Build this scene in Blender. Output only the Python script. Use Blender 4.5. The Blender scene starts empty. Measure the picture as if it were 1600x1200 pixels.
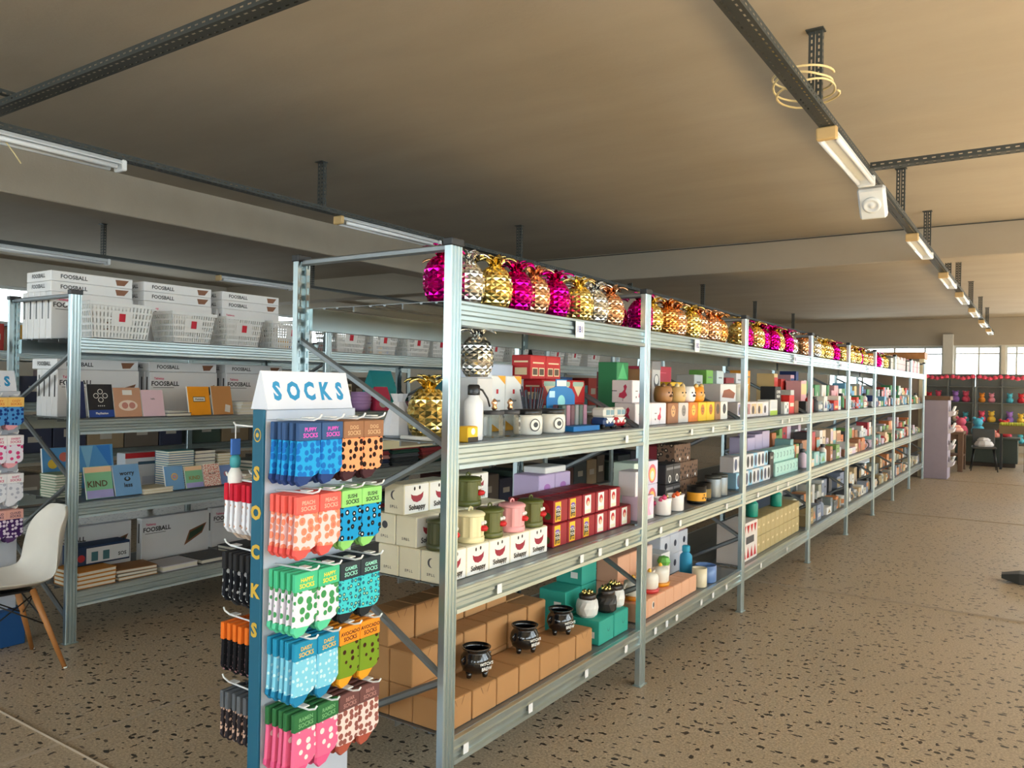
import bpy, math, random
from mathutils import Matrix, Vector
random.seed(7)
SC = bpy.context.scene
COL = SC.collection
R_ = math.radians

# ------------------------------------------------------------------ camera
F_PX, YAW, ROLL, EYE = 1227.57, 0.5917, 0.017, 1.5132
cam = bpy.data.cameras.new('camera'); camo = bpy.data.objects.new('camera', cam); COL.objects.link(camo)
cam.sensor_fit = 'HORIZONTAL'; cam.sensor_width = 36.0; cam.lens = F_PX / 1600 * 36
cam.clip_start = 0.05; cam.clip_end = 200
rt = Vector((math.cos(YAW), math.sin(YAW), 0)); fw = Vector((-math.sin(YAW), math.cos(YAW), 0)); up = Vector((0, 0, 1))
cx = math.cos(ROLL) * rt + math.sin(ROLL) * up
cy = -math.sin(ROLL) * rt + math.cos(ROLL) * up
mw = Matrix((cx, cy, -fw)).transposed().to_4x4(); mw.translation = (0, 0, EYE)
camo.matrix_world = mw
SC.camera = camo

# ------------------------------------------------------------------ world, sun, portals, exposure
SC.view_settings.view_transform = 'Standard'; SC.view_settings.look = 'None'
SC.view_settings.gamma = 1.0; SC.view_settings.use_curve_mapping = False
SC.view_settings.exposure = 0.48
SC.cycles.use_denoising = True
SC.cycles.max_bounces = 10; SC.cycles.diffuse_bounces = 6; SC.cycles.glossy_bounces = 4
SC.cycles.transparent_max_bounces = 12
SC.cycles.sample_clamp_indirect = 40.0
SC.cycles.caustics_reflective = False; SC.cycles.caustics_refractive = False
wd = bpy.data.worlds.new('daylight'); SC.world = wd; wd.use_nodes = True
bg = wd.node_tree.nodes['Background']; bg.inputs[0].default_value = (0.86, 0.94, 1.0, 1); bg.inputs[1].default_value = 7.0
sun = bpy.data.lights.new('sun', 'SUN'); sun.energy = 88.0; sun.angle = R_(1.0); sun.color = (1.0, 0.87, 0.66)
so = bpy.data.objects.new('sun', sun); COL.objects.link(so)
so.rotation_euler = Vector((-0.76, 0.15, -0.74)).to_track_quat('-Z', 'Y').to_euler()
so.location = (20, 0, 20)

XR, XL_, YB, YF, ZC = 3.7, -14.0, 23.45, -4.5, 3.41     # room: right, left, far wall, near wall, ceiling
def portal(loc, rot, w, h):
    l = bpy.data.lights.new('window_portal', 'AREA'); l.shape = 'RECTANGLE'; l.size = w; l.size_y = h
    l.cycles.is_portal = True
    o = bpy.data.objects.new('window_portal', l); COL.objects.link(o); o.location = loc; o.rotation_euler = rot
portal((XR + .2, 9.4, 2.05), (R_(90), 0, R_(90)), 27.2, 1.85)
portal((-.7, YB + .2, 2.15), (R_(-90), 0, 0), 9, 1.1)
portal((-3.05, YF - .2, 2.05), (R_(90), 0, 0), 12.4, 1.85)
portal((XL_ - .2, 9.4, 2.65), (R_(90), 0, R_(-90)), 27, .7)

# ------------------------------------------------------------------ materials
MATS = {}
def mat(name, col, rough=.6, metal=0.0, var=.06, vscale=9.0, spec=.5, bump=0.0, bscale=60, coat=0.0):
    if name in MATS: return name
    m = bpy.data.materials.new(name); m.use_nodes = True; nt = m.node_tree; N = nt.nodes; Lk = nt.links
    p = N['Principled BSDF']
    p.inputs['Roughness'].default_value = rough; p.inputs['Metallic'].default_value = metal
    p.inputs['Specular IOR Level'].default_value = spec
    if coat: p.inputs['Coat Weight'].default_value = coat
    tc = N.new('ShaderNodeTexCoord')
    nz = N.new('ShaderNodeTexNoise'); nz.inputs['Scale'].default_value = vscale; nz.inputs['Detail'].default_value = 3
    Lk.new(tc.outputs['Object'], nz.inputs['Vector'])
    mx = N.new('ShaderNodeMix'); mx.data_type = 'RGBA'
    a = [max(0, c * (1 - var)) for c in col]; b = [min(1, c * (1 + var)) for c in col]
    mx.inputs['A'].default_value = (*a, 1); mx.inputs['B'].default_value = (*b, 1)
    Lk.new(nz.outputs['Fac'], mx.inputs['Factor']); Lk.new(mx.outputs['Result'], p.inputs['Base Color'])
    if bump:
        n2 = N.new('ShaderNodeTexNoise'); n2.inputs['Scale'].default_value = bscale; n2.inputs['Detail'].default_value = 4
        Lk.new(tc.outputs['Object'], n2.inputs['Vector'])
        bp = N.new('ShaderNodeBump'); bp.inputs['Strength'].default_value = bump; bp.inputs['Distance'].default_value = .01
        Lk.new(n2.outputs['Fac'], bp.inputs['Height']); Lk.new(bp.outputs['Normal'], p.inputs['Normal'])
    MATS[name] = m
    return name
def s2l(c):
    return tuple((v / 255 / 12.92 if v / 255 <= .04045 else ((v / 255 + .055) / 1.055) ** 2.4) for v in c)
def rgb(r, g, b, **k):       # a plain coloured card or paint from an sRGB colour
    k.setdefault('rough', .55)
    return mat('paint_%02x%02x%02x_%d' % (r, g, b, int(k['rough'] * 100)), s2l((r, g, b)), **k)
def spots(name, base, spot, scale=40, size=.35, second=None):   # printed repeat pattern on cloth
    if name in MATS: return name
    m = bpy.data.materials.new(name); m.use_nodes = True; nt = m.node_tree; N = nt.nodes; Lk = nt.links
    p = N['Principled BSDF']; p.inputs['Roughness'].default_value = .85; p.inputs['Specular IOR Level'].default_value = .2
    tc = N.new('ShaderNodeTexCoord'); vo = N.new('ShaderNodeTexVoronoi'); vo.inputs['Scale'].default_value = scale
    vo.inputs['Randomness'].default_value = .55
    Lk.new(tc.outputs['Object'], vo.inputs['Vector'])
    cr = N.new('ShaderNodeValToRGB'); cr.color_ramp.interpolation = 'CONSTANT'
    e = cr.color_ramp.elements
    e[0].position = 0; e[0].color = (*s2l(spot), 1); e[1].position = size; e[1].color = (*s2l(base), 1)
    if second:
        x = e.new(size * .45); x.color = (*s2l(spot), 1); e[0].color = (*s2l(second), 1)
    Lk.new(vo.outputs['Distance'], cr.inputs['Fac']); Lk.new(cr.outputs['Color'], p.inputs['Base Color'])
    MATS[name] = m
    return name
def steel(name, col, rough, metal):
    if name in MATS: return name
    m = bpy.data.materials.new(name); m.use_nodes = True; nt = m.node_tree; N = nt.nodes; Lk = nt.links
    p = N['Principled BSDF']; p.inputs['Metallic'].default_value = metal
    tc = N.new('ShaderNodeTexCoord'); nz = N.new('ShaderNodeTexNoise'); nz.inputs['Scale'].default_value = 7; nz.inputs['Detail'].default_value = 2
    Lk.new(tc.outputs['Object'], nz.inputs['Vector'])
    hs = N.new('ShaderNodeMix'); hs.data_type = 'RGBA'
    hs.inputs['A'].default_value = (*[c * .90 for c in col], 1); hs.inputs['B'].default_value = (*[min(1, c * 1.06) for c in col], 1)
    Lk.new(nz.outputs['Fac'], hs.inputs['Factor']); Lk.new(hs.outputs['Result'], p.inputs['Base Color'])
    mr = N.new('ShaderNodeMapRange'); mr.inputs['To Min'].default_value = rough - .05; mr.inputs['To Max'].default_value = rough + .05
    Lk.new(nz.outputs['Fac'], mr.inputs['Value']); Lk.new(mr.outputs['Result'], p.inputs['Roughness'])
    MATS[name] = m
    return name
steel('galvanised', (.50, .60, .62), .33, .95)
steel('galvanised_deck', (.24, .265, .28), .45, .7)
steel('dark_steel', (.055, .06, .055), .55, .4)
mat('black_plastic', (.012, .013, .015), .4)
mat('wall_paint', (.62, .58, .50), .85, bump=.15, bscale=25)
mat('white_plastic', (.78, .80, .80), .4)
mat('white_card', (.80, .80, .80), .6, var=.03)
mat('kraft', s2l((178, 132, 84)), .75, var=.05)
mat('kraft_dark', s2l((120, 84, 52)), .75)
mat('wood', s2l((178, 120, 66)), .5, var=.25, vscale=20)
mat('wood_dark', s2l((110, 84, 66)), .6, var=.2, vscale=14)
mat('tube_glass', (.85, .86, .86), .25)

def ceiling_mat():
    m = bpy.data.materials.new('ceiling_plaster'); m.use_nodes = True; N = m.node_tree.nodes; Lk = m.node_tree.links
    p = N['Principled BSDF']; p.inputs['Roughness'].default_value = .9; p.inputs['Specular IOR Level'].default_value = .15
    tc = N.new('ShaderNodeTexCoord'); mp = N.new('ShaderNodeMapping'); mp.inputs['Scale'].default_value = (.5, 1.6, 1)
    Lk.new(tc.outputs['Object'], mp.inputs['Vector'])
    n1 = N.new('ShaderNodeTexNoise'); n1.inputs['Scale'].default_value = 1.1; n1.inputs['Detail'].default_value = 6; n1.inputs['Roughness'].default_value = .6
    Lk.new(mp.outputs['Vector'], n1.inputs['Vector'])
    mx = N.new('ShaderNodeMix'); mx.data_type = 'RGBA'
    mx.inputs['A'].default_value = (.34, .29, .225, 1); mx.inputs['B'].default_value = (.46, .405, .325, 1)
    Lk.new(n1.outputs['Fac'], mx.inputs['Factor']); Lk.new(mx.outputs['Result'], p.inputs['Base Color'])
    n2 = N.new('ShaderNodeTexNoise'); n2.inputs['Scale'].default_value = 45; n2.inputs['Detail'].default_value = 3
    Lk.new(tc.outputs['Object'], n2.inputs['Vector'])
    bp = N.new('ShaderNodeBump'); bp.inputs['Strength'].default_value = .12; bp.inputs['Distance'].default_value = .01
    Lk.new(n2.outputs['Fac'], bp.inputs['Height']); Lk.new(bp.outputs['Normal'], p.inputs['Normal'])
    MATS['ceiling_plaster'] = m
def floor_mat():
    m = bpy.data.materials.new('terrazzo'); m.use_nodes = True; N = m.node_tree.nodes; Lk = m.node_tree.links
    p = N['Principled BSDF']; p.inputs['Specular IOR Level'].default_value = .45
    tc = N.new('ShaderNodeTexCoord')
    n1 = N.new('ShaderNodeTexNoise'); n1.inputs['Scale'].default_value = 95; n1.inputs['Detail'].default_value = 4; n1.inputs['Roughness'].default_value = .8
    Lk.new(tc.outputs['Object'], n1.inputs['Vector'])
    cr = N.new('ShaderNodeValToRGB'); e = cr.color_ramp.elements
    e[0].position = .34; e[0].color = (.24, .185, .125, 1); e[1].position = .66; e[1].color = (.60, .475, .325, 1)
    Lk.new(n1.outputs['Fac'], cr.inputs['Fac'])
    nb = N.new('ShaderNodeTexNoise'); nb.inputs['Scale'].default_value = .7; nb.inputs['Detail'].default_value = 4
    Lk.new(tc.outputs['Object'], nb.inputs['Vector'])
    mb = N.new('ShaderNodeMix'); mb.data_type = 'RGBA'; mb.blend_type = 'MULTIPLY'; mb.inputs['Factor'].default_value = .45
    Lk.new(cr.outputs['Color'], mb.inputs['A']); Lk.new(nb.outputs['Color'], mb.inputs['B'])
    bw = N.new('ShaderNodeMapRange'); bw.inputs['From Min'].default_value = .3; bw.inputs['From Max'].default_value = .7; bw.inputs['To Min'].default_value = .75; bw.inputs['To Max'].default_value = 1.1
    Lk.new(nb.outputs['Fac'], bw.inputs['Value']); Lk.new(bw.outputs['Result'], mb.inputs['B'])
    prev = mb.outputs['Result']
    for k, (sc, th, colr) in enumerate(((14, .25, (.035, .028, .02, 1)), (24, .24, (.06, .043, .03, 1)), (9, .15, (.13, .095, .07, 1)))):
        mp = N.new('ShaderNodeMapping'); mp.inputs['Rotation'].default_value = (0, 0, .5 + k); mp.inputs['Scale'].default_value = (1, 1.8 if k != 1 else .6, 1)
        Lk.new(tc.outputs['Object'], mp.inputs['Vector'])
        nd = N.new('ShaderNodeTexNoise'); nd.inputs['Scale'].default_value = 40
        Lk.new(tc.outputs['Object'], nd.inputs['Vector'])
        va = N.new('ShaderNodeVectorMath'); va.operation = 'MULTIPLY_ADD'; va.inputs[1].default_value = (.03, .03, 0)
        Lk.new(nd.outputs['Color'], va.inputs[0]); Lk.new(mp.outputs['Vector'], va.inputs[2])
        vo = N.new('ShaderNodeTexVoronoi'); vo.voronoi_dimensions = '2D'; vo.inputs['Scale'].default_value = sc
        Lk.new(va.outputs[0], vo.inputs['Vector'])
        sp = N.new('ShaderNodeSeparateColor'); Lk.new(vo.outputs['Color'], sp.inputs[0])
        rr = N.new('ShaderNodeMapRange'); rr.inputs['From Min'].default_value = .55; rr.inputs['From Max'].default_value = 1; rr.inputs['To Min'].default_value = 0; rr.inputs['To Max'].default_value = th
        Lk.new(sp.outputs[0], rr.inputs['Value'])
        lt = N.new('ShaderNodeMath'); lt.operation = 'LESS_THAN'
        Lk.new(vo.outputs['Distance'], lt.inputs[0]); Lk.new(rr.outputs['Result'], lt.inputs[1])
        mx = N.new('ShaderNodeMix'); mx.data_type = 'RGBA'; mx.inputs['B'].default_value = colr
        Lk.new(lt.outputs[0], mx.inputs['Factor']); Lk.new(prev, mx.inputs['A']); prev = mx.outputs['Result']
    Lk.new(prev, p.inputs['Base Color'])
    rg = N.new('ShaderNodeMapRange'); rg.inputs['To Min'].default_value = .34; rg.inputs['To Max'].default_value = .52
    Lk.new(nb.outputs['Fac'], rg.inputs['Value']); Lk.new(rg.outputs['Result'], p.inputs['Roughness'])
    MATS['terrazzo'] = m
def glass_mat():
    m = bpy.data.materials.new('window_glass'); m.use_nodes = True; N = m.node_tree.nodes; Lk = m.node_tree.links
    N.remove(N['Principled BSDF']); out = N['Material Output']
    tr = N.new('ShaderNodeBsdfTransparent'); tr.inputs[0].default_value = (.93, .95, .94, 1)
    gl = N.new('ShaderNodeBsdfGlossy'); gl.inputs['Roughness'].default_value = .02
    fr = N.new('ShaderNodeFresnel'); fr.inputs[0].default_value = 1.35
    mx = N.new('ShaderNodeMixShader')
    Lk.new(fr.outputs[0], mx.inputs[0]); Lk.new(tr.outputs[0], mx.inputs[1]); Lk.new(gl.outputs[0], mx.inputs[2]); Lk.new(mx.outputs[0], out.inputs[0])
    MATS['window_glass'] = m
def clear_mat():
    m = bpy.data.materials.new('clear_glass'); m.use_nodes = True; N = m.node_tree.nodes; Lk = m.node_tree.links
    N.remove(N['Principled BSDF']); out = N['Material Output']
    tr = N.new('ShaderNodeBsdfTransparent'); tr.inputs[0].default_value = (.85, .9, .9, 1)
    gl = N.new('ShaderNodeBsdfGlossy'); gl.inputs['Roughness'].default_value = .05
    lw = N.new('ShaderNodeLayerWeight'); lw.inputs[0].default_value = .45
    mx = N.new('ShaderNodeMixShader')
    Lk.new(lw.outputs['Facing'], mx.inputs[0]); Lk.new(tr.outputs[0], mx.inputs[1]); Lk.new(gl.outputs[0], mx.inputs[2]); Lk.new(mx.outputs[0], out.inputs[0])
    MATS['clear_glass'] = m
ceiling_mat(); floor_mat(); glass_mat(); clear_mat()

# ------------------------------------------------------------------ mesh builder
class MB:
    def __init__(s): s.v = []; s.f = []; s.m = []; s.mats = []; s.sm = []
    def mi(s, m):
        if m not in s.mats: s.mats.append(m)
        return s.mats.index(m)
    def face(s, pts, m, smooth=False):
        i = len(s.v); s.v += [tuple(p) for p in pts]; s.f.append(tuple(range(i, i + len(pts)))); s.m.append(s.mi(m)); s.sm.append(smooth)
    def idx(s, vs, fs, m, smooth=False):
        i = len(s.v); s.v += [tuple(p) for p in vs]; k = s.mi(m)
        for f in fs: s.f.append(tuple(a + i for a in f)); s.m.append(k); s.sm.append(smooth)
        return s
    def box(s, x0, x1, y0, y1, z0, z1, m, top=None, front=None):
        v = [(x0, y0, z0), (x1, y0, z0), (x1, y1, z0), (x0, y1, z0), (x0, y0, z1), (x1, y0, z1), (x1, y1, z1), (x0, y1, z1)]
        s.idx(v, [(0, 3, 2, 1), (0, 1, 5, 4), (2, 3, 7, 6), (3, 0, 4, 7)], m)
        s.idx(v, [(4, 5, 6, 7)], top or m); s.idx(v, [(1, 2, 6, 5)], front or m)
        return s
    def cbox(s, x0, x1, y0, y1, z0, z1, m, c=.003, top=None, front=None):      # box with chamfered edges
        X = (x0, x1); Y = (y0, y1); Z = (z0, z1); V = {}; vs = []
        for a in (0, 1):
            for b in (0, 1):
                for d in (0, 1):
                    sx, sy, sz = (1 if a == 0 else -1), (1 if b == 0 else -1), (1 if d == 0 else -1)
                    for ax in range(3):
                        p = [X[a] + sx * c, Y[b] + sy * c, Z[d] + sz * c]; p[ax] = (X[a], Y[b], Z[d])[ax]
                        V[(a, b, d, ax)] = len(vs); vs.append(p)
        fs = []; ft = []; ff = []
        for ax in range(3):
            for sd in (0, 1):
                o = [i for i in range(3) if i != ax]; q = []
                for u, w in ((0, 0), (1, 0), (1, 1), (0, 1)):
                    k = [0, 0, 0]; k[ax] = sd; k[o[0]] = u; k[o[1]] = w; q.append(V[(*k, ax)])
                flip = (sd == 0) ^ (ax == 1)
                q = tuple(reversed(q)) if flip else tuple(q)
                (ft if (ax == 2 and sd == 1) else ff if (ax == 0 and sd == 1) else fs).append(q)
        for ax in range(3):
            o = [i for i in range(3) if i != ax]
            for u in (0, 1):
                for w in (0, 1):
                    q = []
                    for t in (0, 1):
                        k = [0, 0, 0]; k[ax] = t; k[o[0]] = u; k[o[1]] = w; q.append(tuple(k))
                    quad = (V[(*q[0], o[0])], V[(*q[1], o[0])], V[(*q[1], o[1])], V[(*q[0], o[1])])
                    if (u ^ w) ^ (ax == 1): quad = tuple(reversed(quad))
                    fs.append(quad)
        for a in (0, 1):
            for b in (0, 1):
                for d in (0, 1):
                    t = (V[(a, b, d, 0)], V[(a, b, d, 1)], V[(a, b, d, 2)])
                    fs.append(t if (a + b + d) % 2 else tuple(reversed(t)))
        n = len(s.v); s.v += vs
        for lst, mm in ((fs, m), (ft, top or m), (ff, front or m)):
            k = s.mi(mm)
            for f in lst: s.f.append(tuple(a + n for a in f)); s.m.append(k); s.sm.append(False)
        return s
    def lathe(s, prof, n, m, ctr=(0, 0), smooth=True, capb=True, capt=True):
        vs = []; fs = []
        for r, z in prof:
            for k in range(n):
                a = 2 * math.pi * k / n; vs.append((ctr[0] + r * math.cos(a), ctr[1] + r * math.sin(a), z))
        for j in range(len(prof) - 1):
            for k in range(n):
                a = j * n + k; b = j * n + (k + 1) % n; fs.append((a, b, b + n, a + n))
        s.idx(vs, fs, m, smooth)
        if capb and prof[0][0] > 1e-5: s.idx(vs[:n], [tuple(reversed(range(n)))], m)
        if capt and prof[-1][0] > 1e-5: s.idx(vs[-n:], [tuple(range(n))], m)
        return s
    def tube(s, pts, r, n, m, r2=None, smooth=True):
        P = [Vector(p) for p in pts]; vs = []; fs = []; L = len(P); ref = None
        for i, p in enumerate(P):
            t = (P[min(i + 1, L - 1)] - P[max(i - 1, 0)]).normalized()
            if ref is None: ref = Vector((0, 0, 1)) if abs(t.z) < .9 else Vector((1, 0, 0))
            u = t.cross(ref).normalized(); w = u.cross(t); ref = w
            rr = r if r2 is None else r + (r2 - r) * i / (L - 1)
            for k in range(n):
                a = 2 * math.pi * (k + .5) / n; vs.append(tuple(p + u * (rr * math.cos(a)) + w * (rr * math.sin(a))))
        for j in range(L - 1):
            for k in range(n):
                a = j * n + k; b = j * n + (k + 1) % n; fs.append((b, a, a + n, b + n))
        fs.append(tuple(range(n))); fs.append(tuple(reversed(range((L - 1) * n, L * n))))
        s.idx(vs, fs, m, smooth and n > 4); return s
    def prism(s, poly, a, b, m, axis='y', smooth=False):   # 2D polygon swept along an axis
        def P(u, w, t): return {'y': (u, t, w), 'x': (t, u, w), 'z': (u, w, t)}[axis]
        n = len(poly); vs = [P(u, w, a) for u, w in poly] + [P(u, w, b) for u, w in poly]
        fs = [(i, (i + 1) % n, n + (i + 1) % n, n + i) for i in range(n)] + [tuple(reversed(range(n))), tuple(range(n, 2 * n))]
        s.idx(vs, fs, m, smooth); return s
    def bar(s, a, b, w, h, m):
        a = Vector(a); b = Vector(b); t = (b - a).normalized(); ref = Vector((0, 1, 0)) if abs(t.y) < .9 else Vector((0, 0, 1))
        u = t.cross(ref).normalized() * (w / 2); q = u.cross(t).normalized() * (h / 2)
        vs = [tuple(p + i * u + j * q) for p in (a, b) for i, j in ((-1, -1), (1, -1), (1, 1), (-1, 1))]
        s.idx(vs, [(0, 1, 2, 3), (7, 6, 5, 4), (0, 4, 5, 1), (1, 5, 6, 2), (2, 6, 7, 3), (3, 7, 4, 0)], m); return s
    def mesh(s, name, recalc=True):
        me = bpy.data.meshes.new(name); me.from_pydata(s.v, [], s.f)
        for m in s.mats: me.materials.append(MATS[m])
        me.polygons.foreach_set('material_index', s.m); me.polygons.foreach_set('use_smooth', s.sm)
        me.update()
        if recalc:
            import bmesh
            bm = bmesh.new(); bm.from_mesh(me); bmesh.ops.remove_doubles(bm, verts=bm.verts, dist=1e-6)
            bmesh.ops.recalc_face_normals(bm, faces=bm.faces); bm.to_mesh(me); bm.free()
        return me
CACHE = {}
def cached(key, fn):
    if key not in CACHE: CACHE[key] = fn()
    return CACHE[key]
def tmesh(txt, m, size, squash=1.0):       # flat lettering as a thin mesh, centred
    def mk():
        cu = bpy.data.curves.new('t', 'FONT'); cu.body = txt; cu.size = size; cu.align_x = 'CENTER'; cu.align_y = 'CENTER'
        cu.offset = size * (.05 if len(txt) == 1 else .024); cu.resolution_u = 2
        o = bpy.data.objects.new('t', cu); COL.objects.link(o)
        dg = bpy.context.evaluated_depsgraph_get(); me = bpy.data.meshes.new_from_object(o.evaluated_get(dg))
        bpy.data.objects.remove(o); bpy.data.curves.remove(cu)
        for v in me.vertices: v.co.x *= squash
        me.materials.clear(); me.materials.append(MATS[m]); return me
    return cached(('t', txt, m, size, squash), mk)

FX = (R_(90), 0, R_(90))      # lettering on a face that looks along +x
FY = (R_(90), 0, 0)           # on a face that looks along -y
def obj(name, me, parent=None, loc=(0, 0, 0), rot=(0, 0, 0), scale=None, label=None):
    o = bpy.data.objects.new(name, me); COL.objects.link(o); o.location = loc; o.rotation_euler = rot
    if scale: o.scale = scale
    if parent: o.parent = parent
    if label: o['label'] = label
    return o
USED = {}
def tag(o, label, cat, group=None, kind=None):
    if kind: o['kind'] = kind
    if label:
        USED.setdefault(label, []).append((o.name, group))
        o['label'] = label
    if cat: o['category'] = cat
    if group: o['group'] = group
    return o
def thing(name, label, cat, loc=(0, 0, 0), rz=0, group=None):
    o = bpy.data.objects.new(name, None); o.empty_display_size = .05; COL.objects.link(o); o.location = loc; o.rotation_euler = (0, 0, rz)
    return tag(o, label, cat, group)
def structure(name, mb, label=None, cat=None):
    o = obj(name, mb.mesh(name)); o['kind'] = 'structure'
    if label: o['label'] = label
    return o
ORD = ['first', 'second', 'third', 'fourth', 'fifth', 'sixth', 'seventh', 'eighth', 'ninth', 'tenth', 'eleventh', 'twelfth', 'thirteenth', 'fourteenth', 'fifteenth', 'sixteenth', 'seventeenth', 'eighteenth', 'nineteenth', 'twentieth']

def strip(mb, o, a, w, length, width, pitch, hl, hw, m, rows=1):
    """flat perforated strip: from o along a, across w, a row of rectangular slots"""
    o = Vector(o); a = Vector(a).normalized(); w = Vector(w).normalized()
    def q(a0, a1, w0, w1): mb.face([o + a * a0 + w * w0, o + a * a1 + w * w0, o + a * a1 + w * w1, o + a * a0 + w * w1], m)
    n = max(1, int(round(length / pitch))); p = length / n; rw = width / rows
    for r in range(rows):
        c0 = r * rw + (rw - hw) / 2; c1 = c0 + hw
        q(0, length, r * rw, c0); q(0, length, c1, (r + 1) * rw)
        for i in range(n):
            q(i * p, i * p + (p - hl) / 2, c0, c1); q(i * p + (p + hl) / 2, (i + 1) * p, c0, c1)

# ================================================================== the hall
mb = MB(); mb.box(XL_ - .3, XR + .3, YF - .3, YB + .3, -.25, 0, 'terrazzo')
floor = structure('floor', mb, 'speckled beige terrazzo floor with dark chips')
mat('joint_strip', s2l((176, 160, 140)), .5)
def joint(x0, y0, x1, y1, w=.022):
    m2 = MB(); m2.bar((x0, y0, .0002), (x1, y1, .0002), w, .0016, 'joint_strip')
    obj('dividing_strip', m2.mesh('dividing_strip'), floor)
joint(-3.33, YF, -3.33, YB)
for yy in (1.66, 6.19, 10.7, 15.2, 19.7): joint(XL_, yy, XR, yy, .018)

mb = MB(); mb.box(XL_ - .3, XR + .3, YF - .3, YB + .3, ZC, ZC + .25, 'ceiling_plaster')
ceil = structure('ceiling', mb, 'unpainted beige plastered concrete ceiling with downstand beams')
for (x0, x1, y0, y1) in ((-7.51, -7.13, YF, YB), (XL_, -7.51, 10.18, 10.56), (-7.13, XR, 10.18, 10.56)):
    m2 = MB(); m2.cbox(x0, x1, y0, y1, 3.03, ZC + .01, 'ceiling_plaster', .01); obj('beam', m2.mesh('beam'), ceil)
m2 = MB(); m2.tube([(-7.1, 10.16, 3.395), (-3, 10.165, 3.39), (-1.0, 10.15, 3.395), (XR, 10.16, 3.39)], .006, 6, 'dark_steel')
obj('clipped_cable', m2.mesh('clipped_cable'), ceil)

def wall(name, axis, pos, th, r0, r1, openings, z0, z1, label):
    mb = MB()
    def b(a0, a1, za, zb):
        if a1 - a0 < 1e-4 or zb - za < 1e-4: return
        if axis == 'x': mb.box(min(pos, pos + th), max(pos, pos + th), a0, a1, za, zb, 'wall_paint')
        else: mb.box(a0, a1, min(pos, pos + th), max(pos, pos + th), za, zb, 'wall_paint')
    if openings:
        b(r0, r1, 0, z0); b(r0, r1, z1, ZC); e = r0
        for a0, a1 in openings: b(e, a0, z0, z1); e = a1
        b(e, r1, z0, z1)
    else: b(r0, r1, 0, ZC)
    return structure(name, mb, label)
NW = [0]
def window(axis, pos, a0, a1, z0, z1, mull, transom):
    NW[0] += 1; t = bpy.data.objects.new('window_%d' % NW[0], None); COL.objects.link(t); t['kind'] = 'structure'
    t['label'] = 'tall white-framed window full of bright daylight'
    fr = rgb(206, 208, 204)
    def bx(m2, u0, u1, za, zb, d0=-.03, d1=.03, m=fr):
        if axis == 'x': m2.box(pos + d0, pos + d1, u0, u1, za, zb, m)
        else: m2.box(u0, u1, pos + d0, pos + d1, za, zb, m)
    m2 = MB(); bx(m2, a0, a1, z0, z0 + .05); bx(m2, a0, a1, z1 - .05, z1); bx(m2, a0, a0 + .05, z0 + .05, z1 - .05); bx(m2, a1 - .05, a1, z0 + .05, z1 - .05)
    f = obj('window_frame', m2.mesh('window_frame'), t)
    for u in mull:
        m2 = MB(); bx(m2, u - .022, u + .022, z0 + .05, z1 - .05, -.025, .025); obj('mullion', m2.mesh('mullion'), f)
    if transom:
        m2 = MB(); bx(m2, a0 + .05, a1 - .05, transom - .018, transom + .018, -.028, .028); obj('transom', m2.mesh('transom'), f)
    ed = [a0 + .05] + list(mull) + [a1 - .05]
    for u0, u1 in zip(ed, ed[1:]):
        m2 = MB(); bx(m2, u0 + .02, u1 - .02, z0 + .05, z1 - .05, -.004, .004, 'window_glass'); obj('pane', m2.mesh('pane'), t)
# far wall: windows above the goods, a concrete pillar between them
ops = [(-5.0, -2.12), (-1.88, -.83), (-.74, 1.6), (1.9, 3.5)]
wall('wall_back', 'y', YB, .3, XL_, XR, ops, 1.6, 2.70, 'pale rear wall with a band of windows under the beam')
for a0, a1 in ops:
    mm = [-1.32] if a0 == -1.88 else [-.50, .5] if a0 == -.74 else [a0 + (a1 - a0) / 3, a0 + 2 * (a1 - a0) / 3] if a1 - a0 > 3 else [(a0 + a1) / 2]
    if a0 == -5.0: mm = [-4.1, -3.3, -2.56]
    window('y', YB + .12, a0, a1, 1.6, 2.70, mm, 2.5)
ops = [(YF + .5 + 3.4 * k, YF + .5 + 3.4 * k + 3.0) for k in range(8)]
wall('wall_right', 'x', XR, .3, YF, YB, ops, 1.15, 2.95, 'pale side wall with large windows')
for a0, a1 in ops: window('x', XR + .12, a0, a1, 1.15, 2.95, [(a0 + a1) / 2], 2.5)
ops = [(YF + .6 + 4.6 * k, YF + .6 + 4.6 * k + 4.0) for k in range(6)]
wall('wall_left', 'x', XL_, -.3, YF, YB, ops, 2.35, 2.98, 'pale side wall with a high row of windows')
for a0, a1 in ops: window('x', XL_ - .12, a0, a1, 2.35, 2.98, [a0 + 1.33, a0 + 2.66], None)
ops = [(-9.0, -6.4), (-6.0, -3.4), (-3.0, -.4), (0, 2.9)]
wall('wall_front', 'y', YF, -.3, XL_, XR, ops, 1.15, 2.95, 'pale wall with windows behind the viewer')
for a0, a1 in ops: window('y', YF - .12, a0, a1, 1.15, 2.95, [(a0 + a1) / 2], 2.5)
m2 = MB(); m2.cbox(-2.12, -1.88, YB - .22, YB, 0, 3.0, 'wall_paint', .008)
o = obj('trim_1', m2.mesh('trim_1')); o['kind'] = 'structure'; o['label'] = 'grey concrete pillar between the far windows'
m2 = MB(); m2.cbox(XL_, XR, YB - .10, YB, 2.72, ZC - .001, 'ceiling_plaster', .006)
o = obj('trim_2', m2.mesh('trim_2')); o['kind'] = 'structure'; o['label'] = 'plastered beam face above the far windows'

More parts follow.
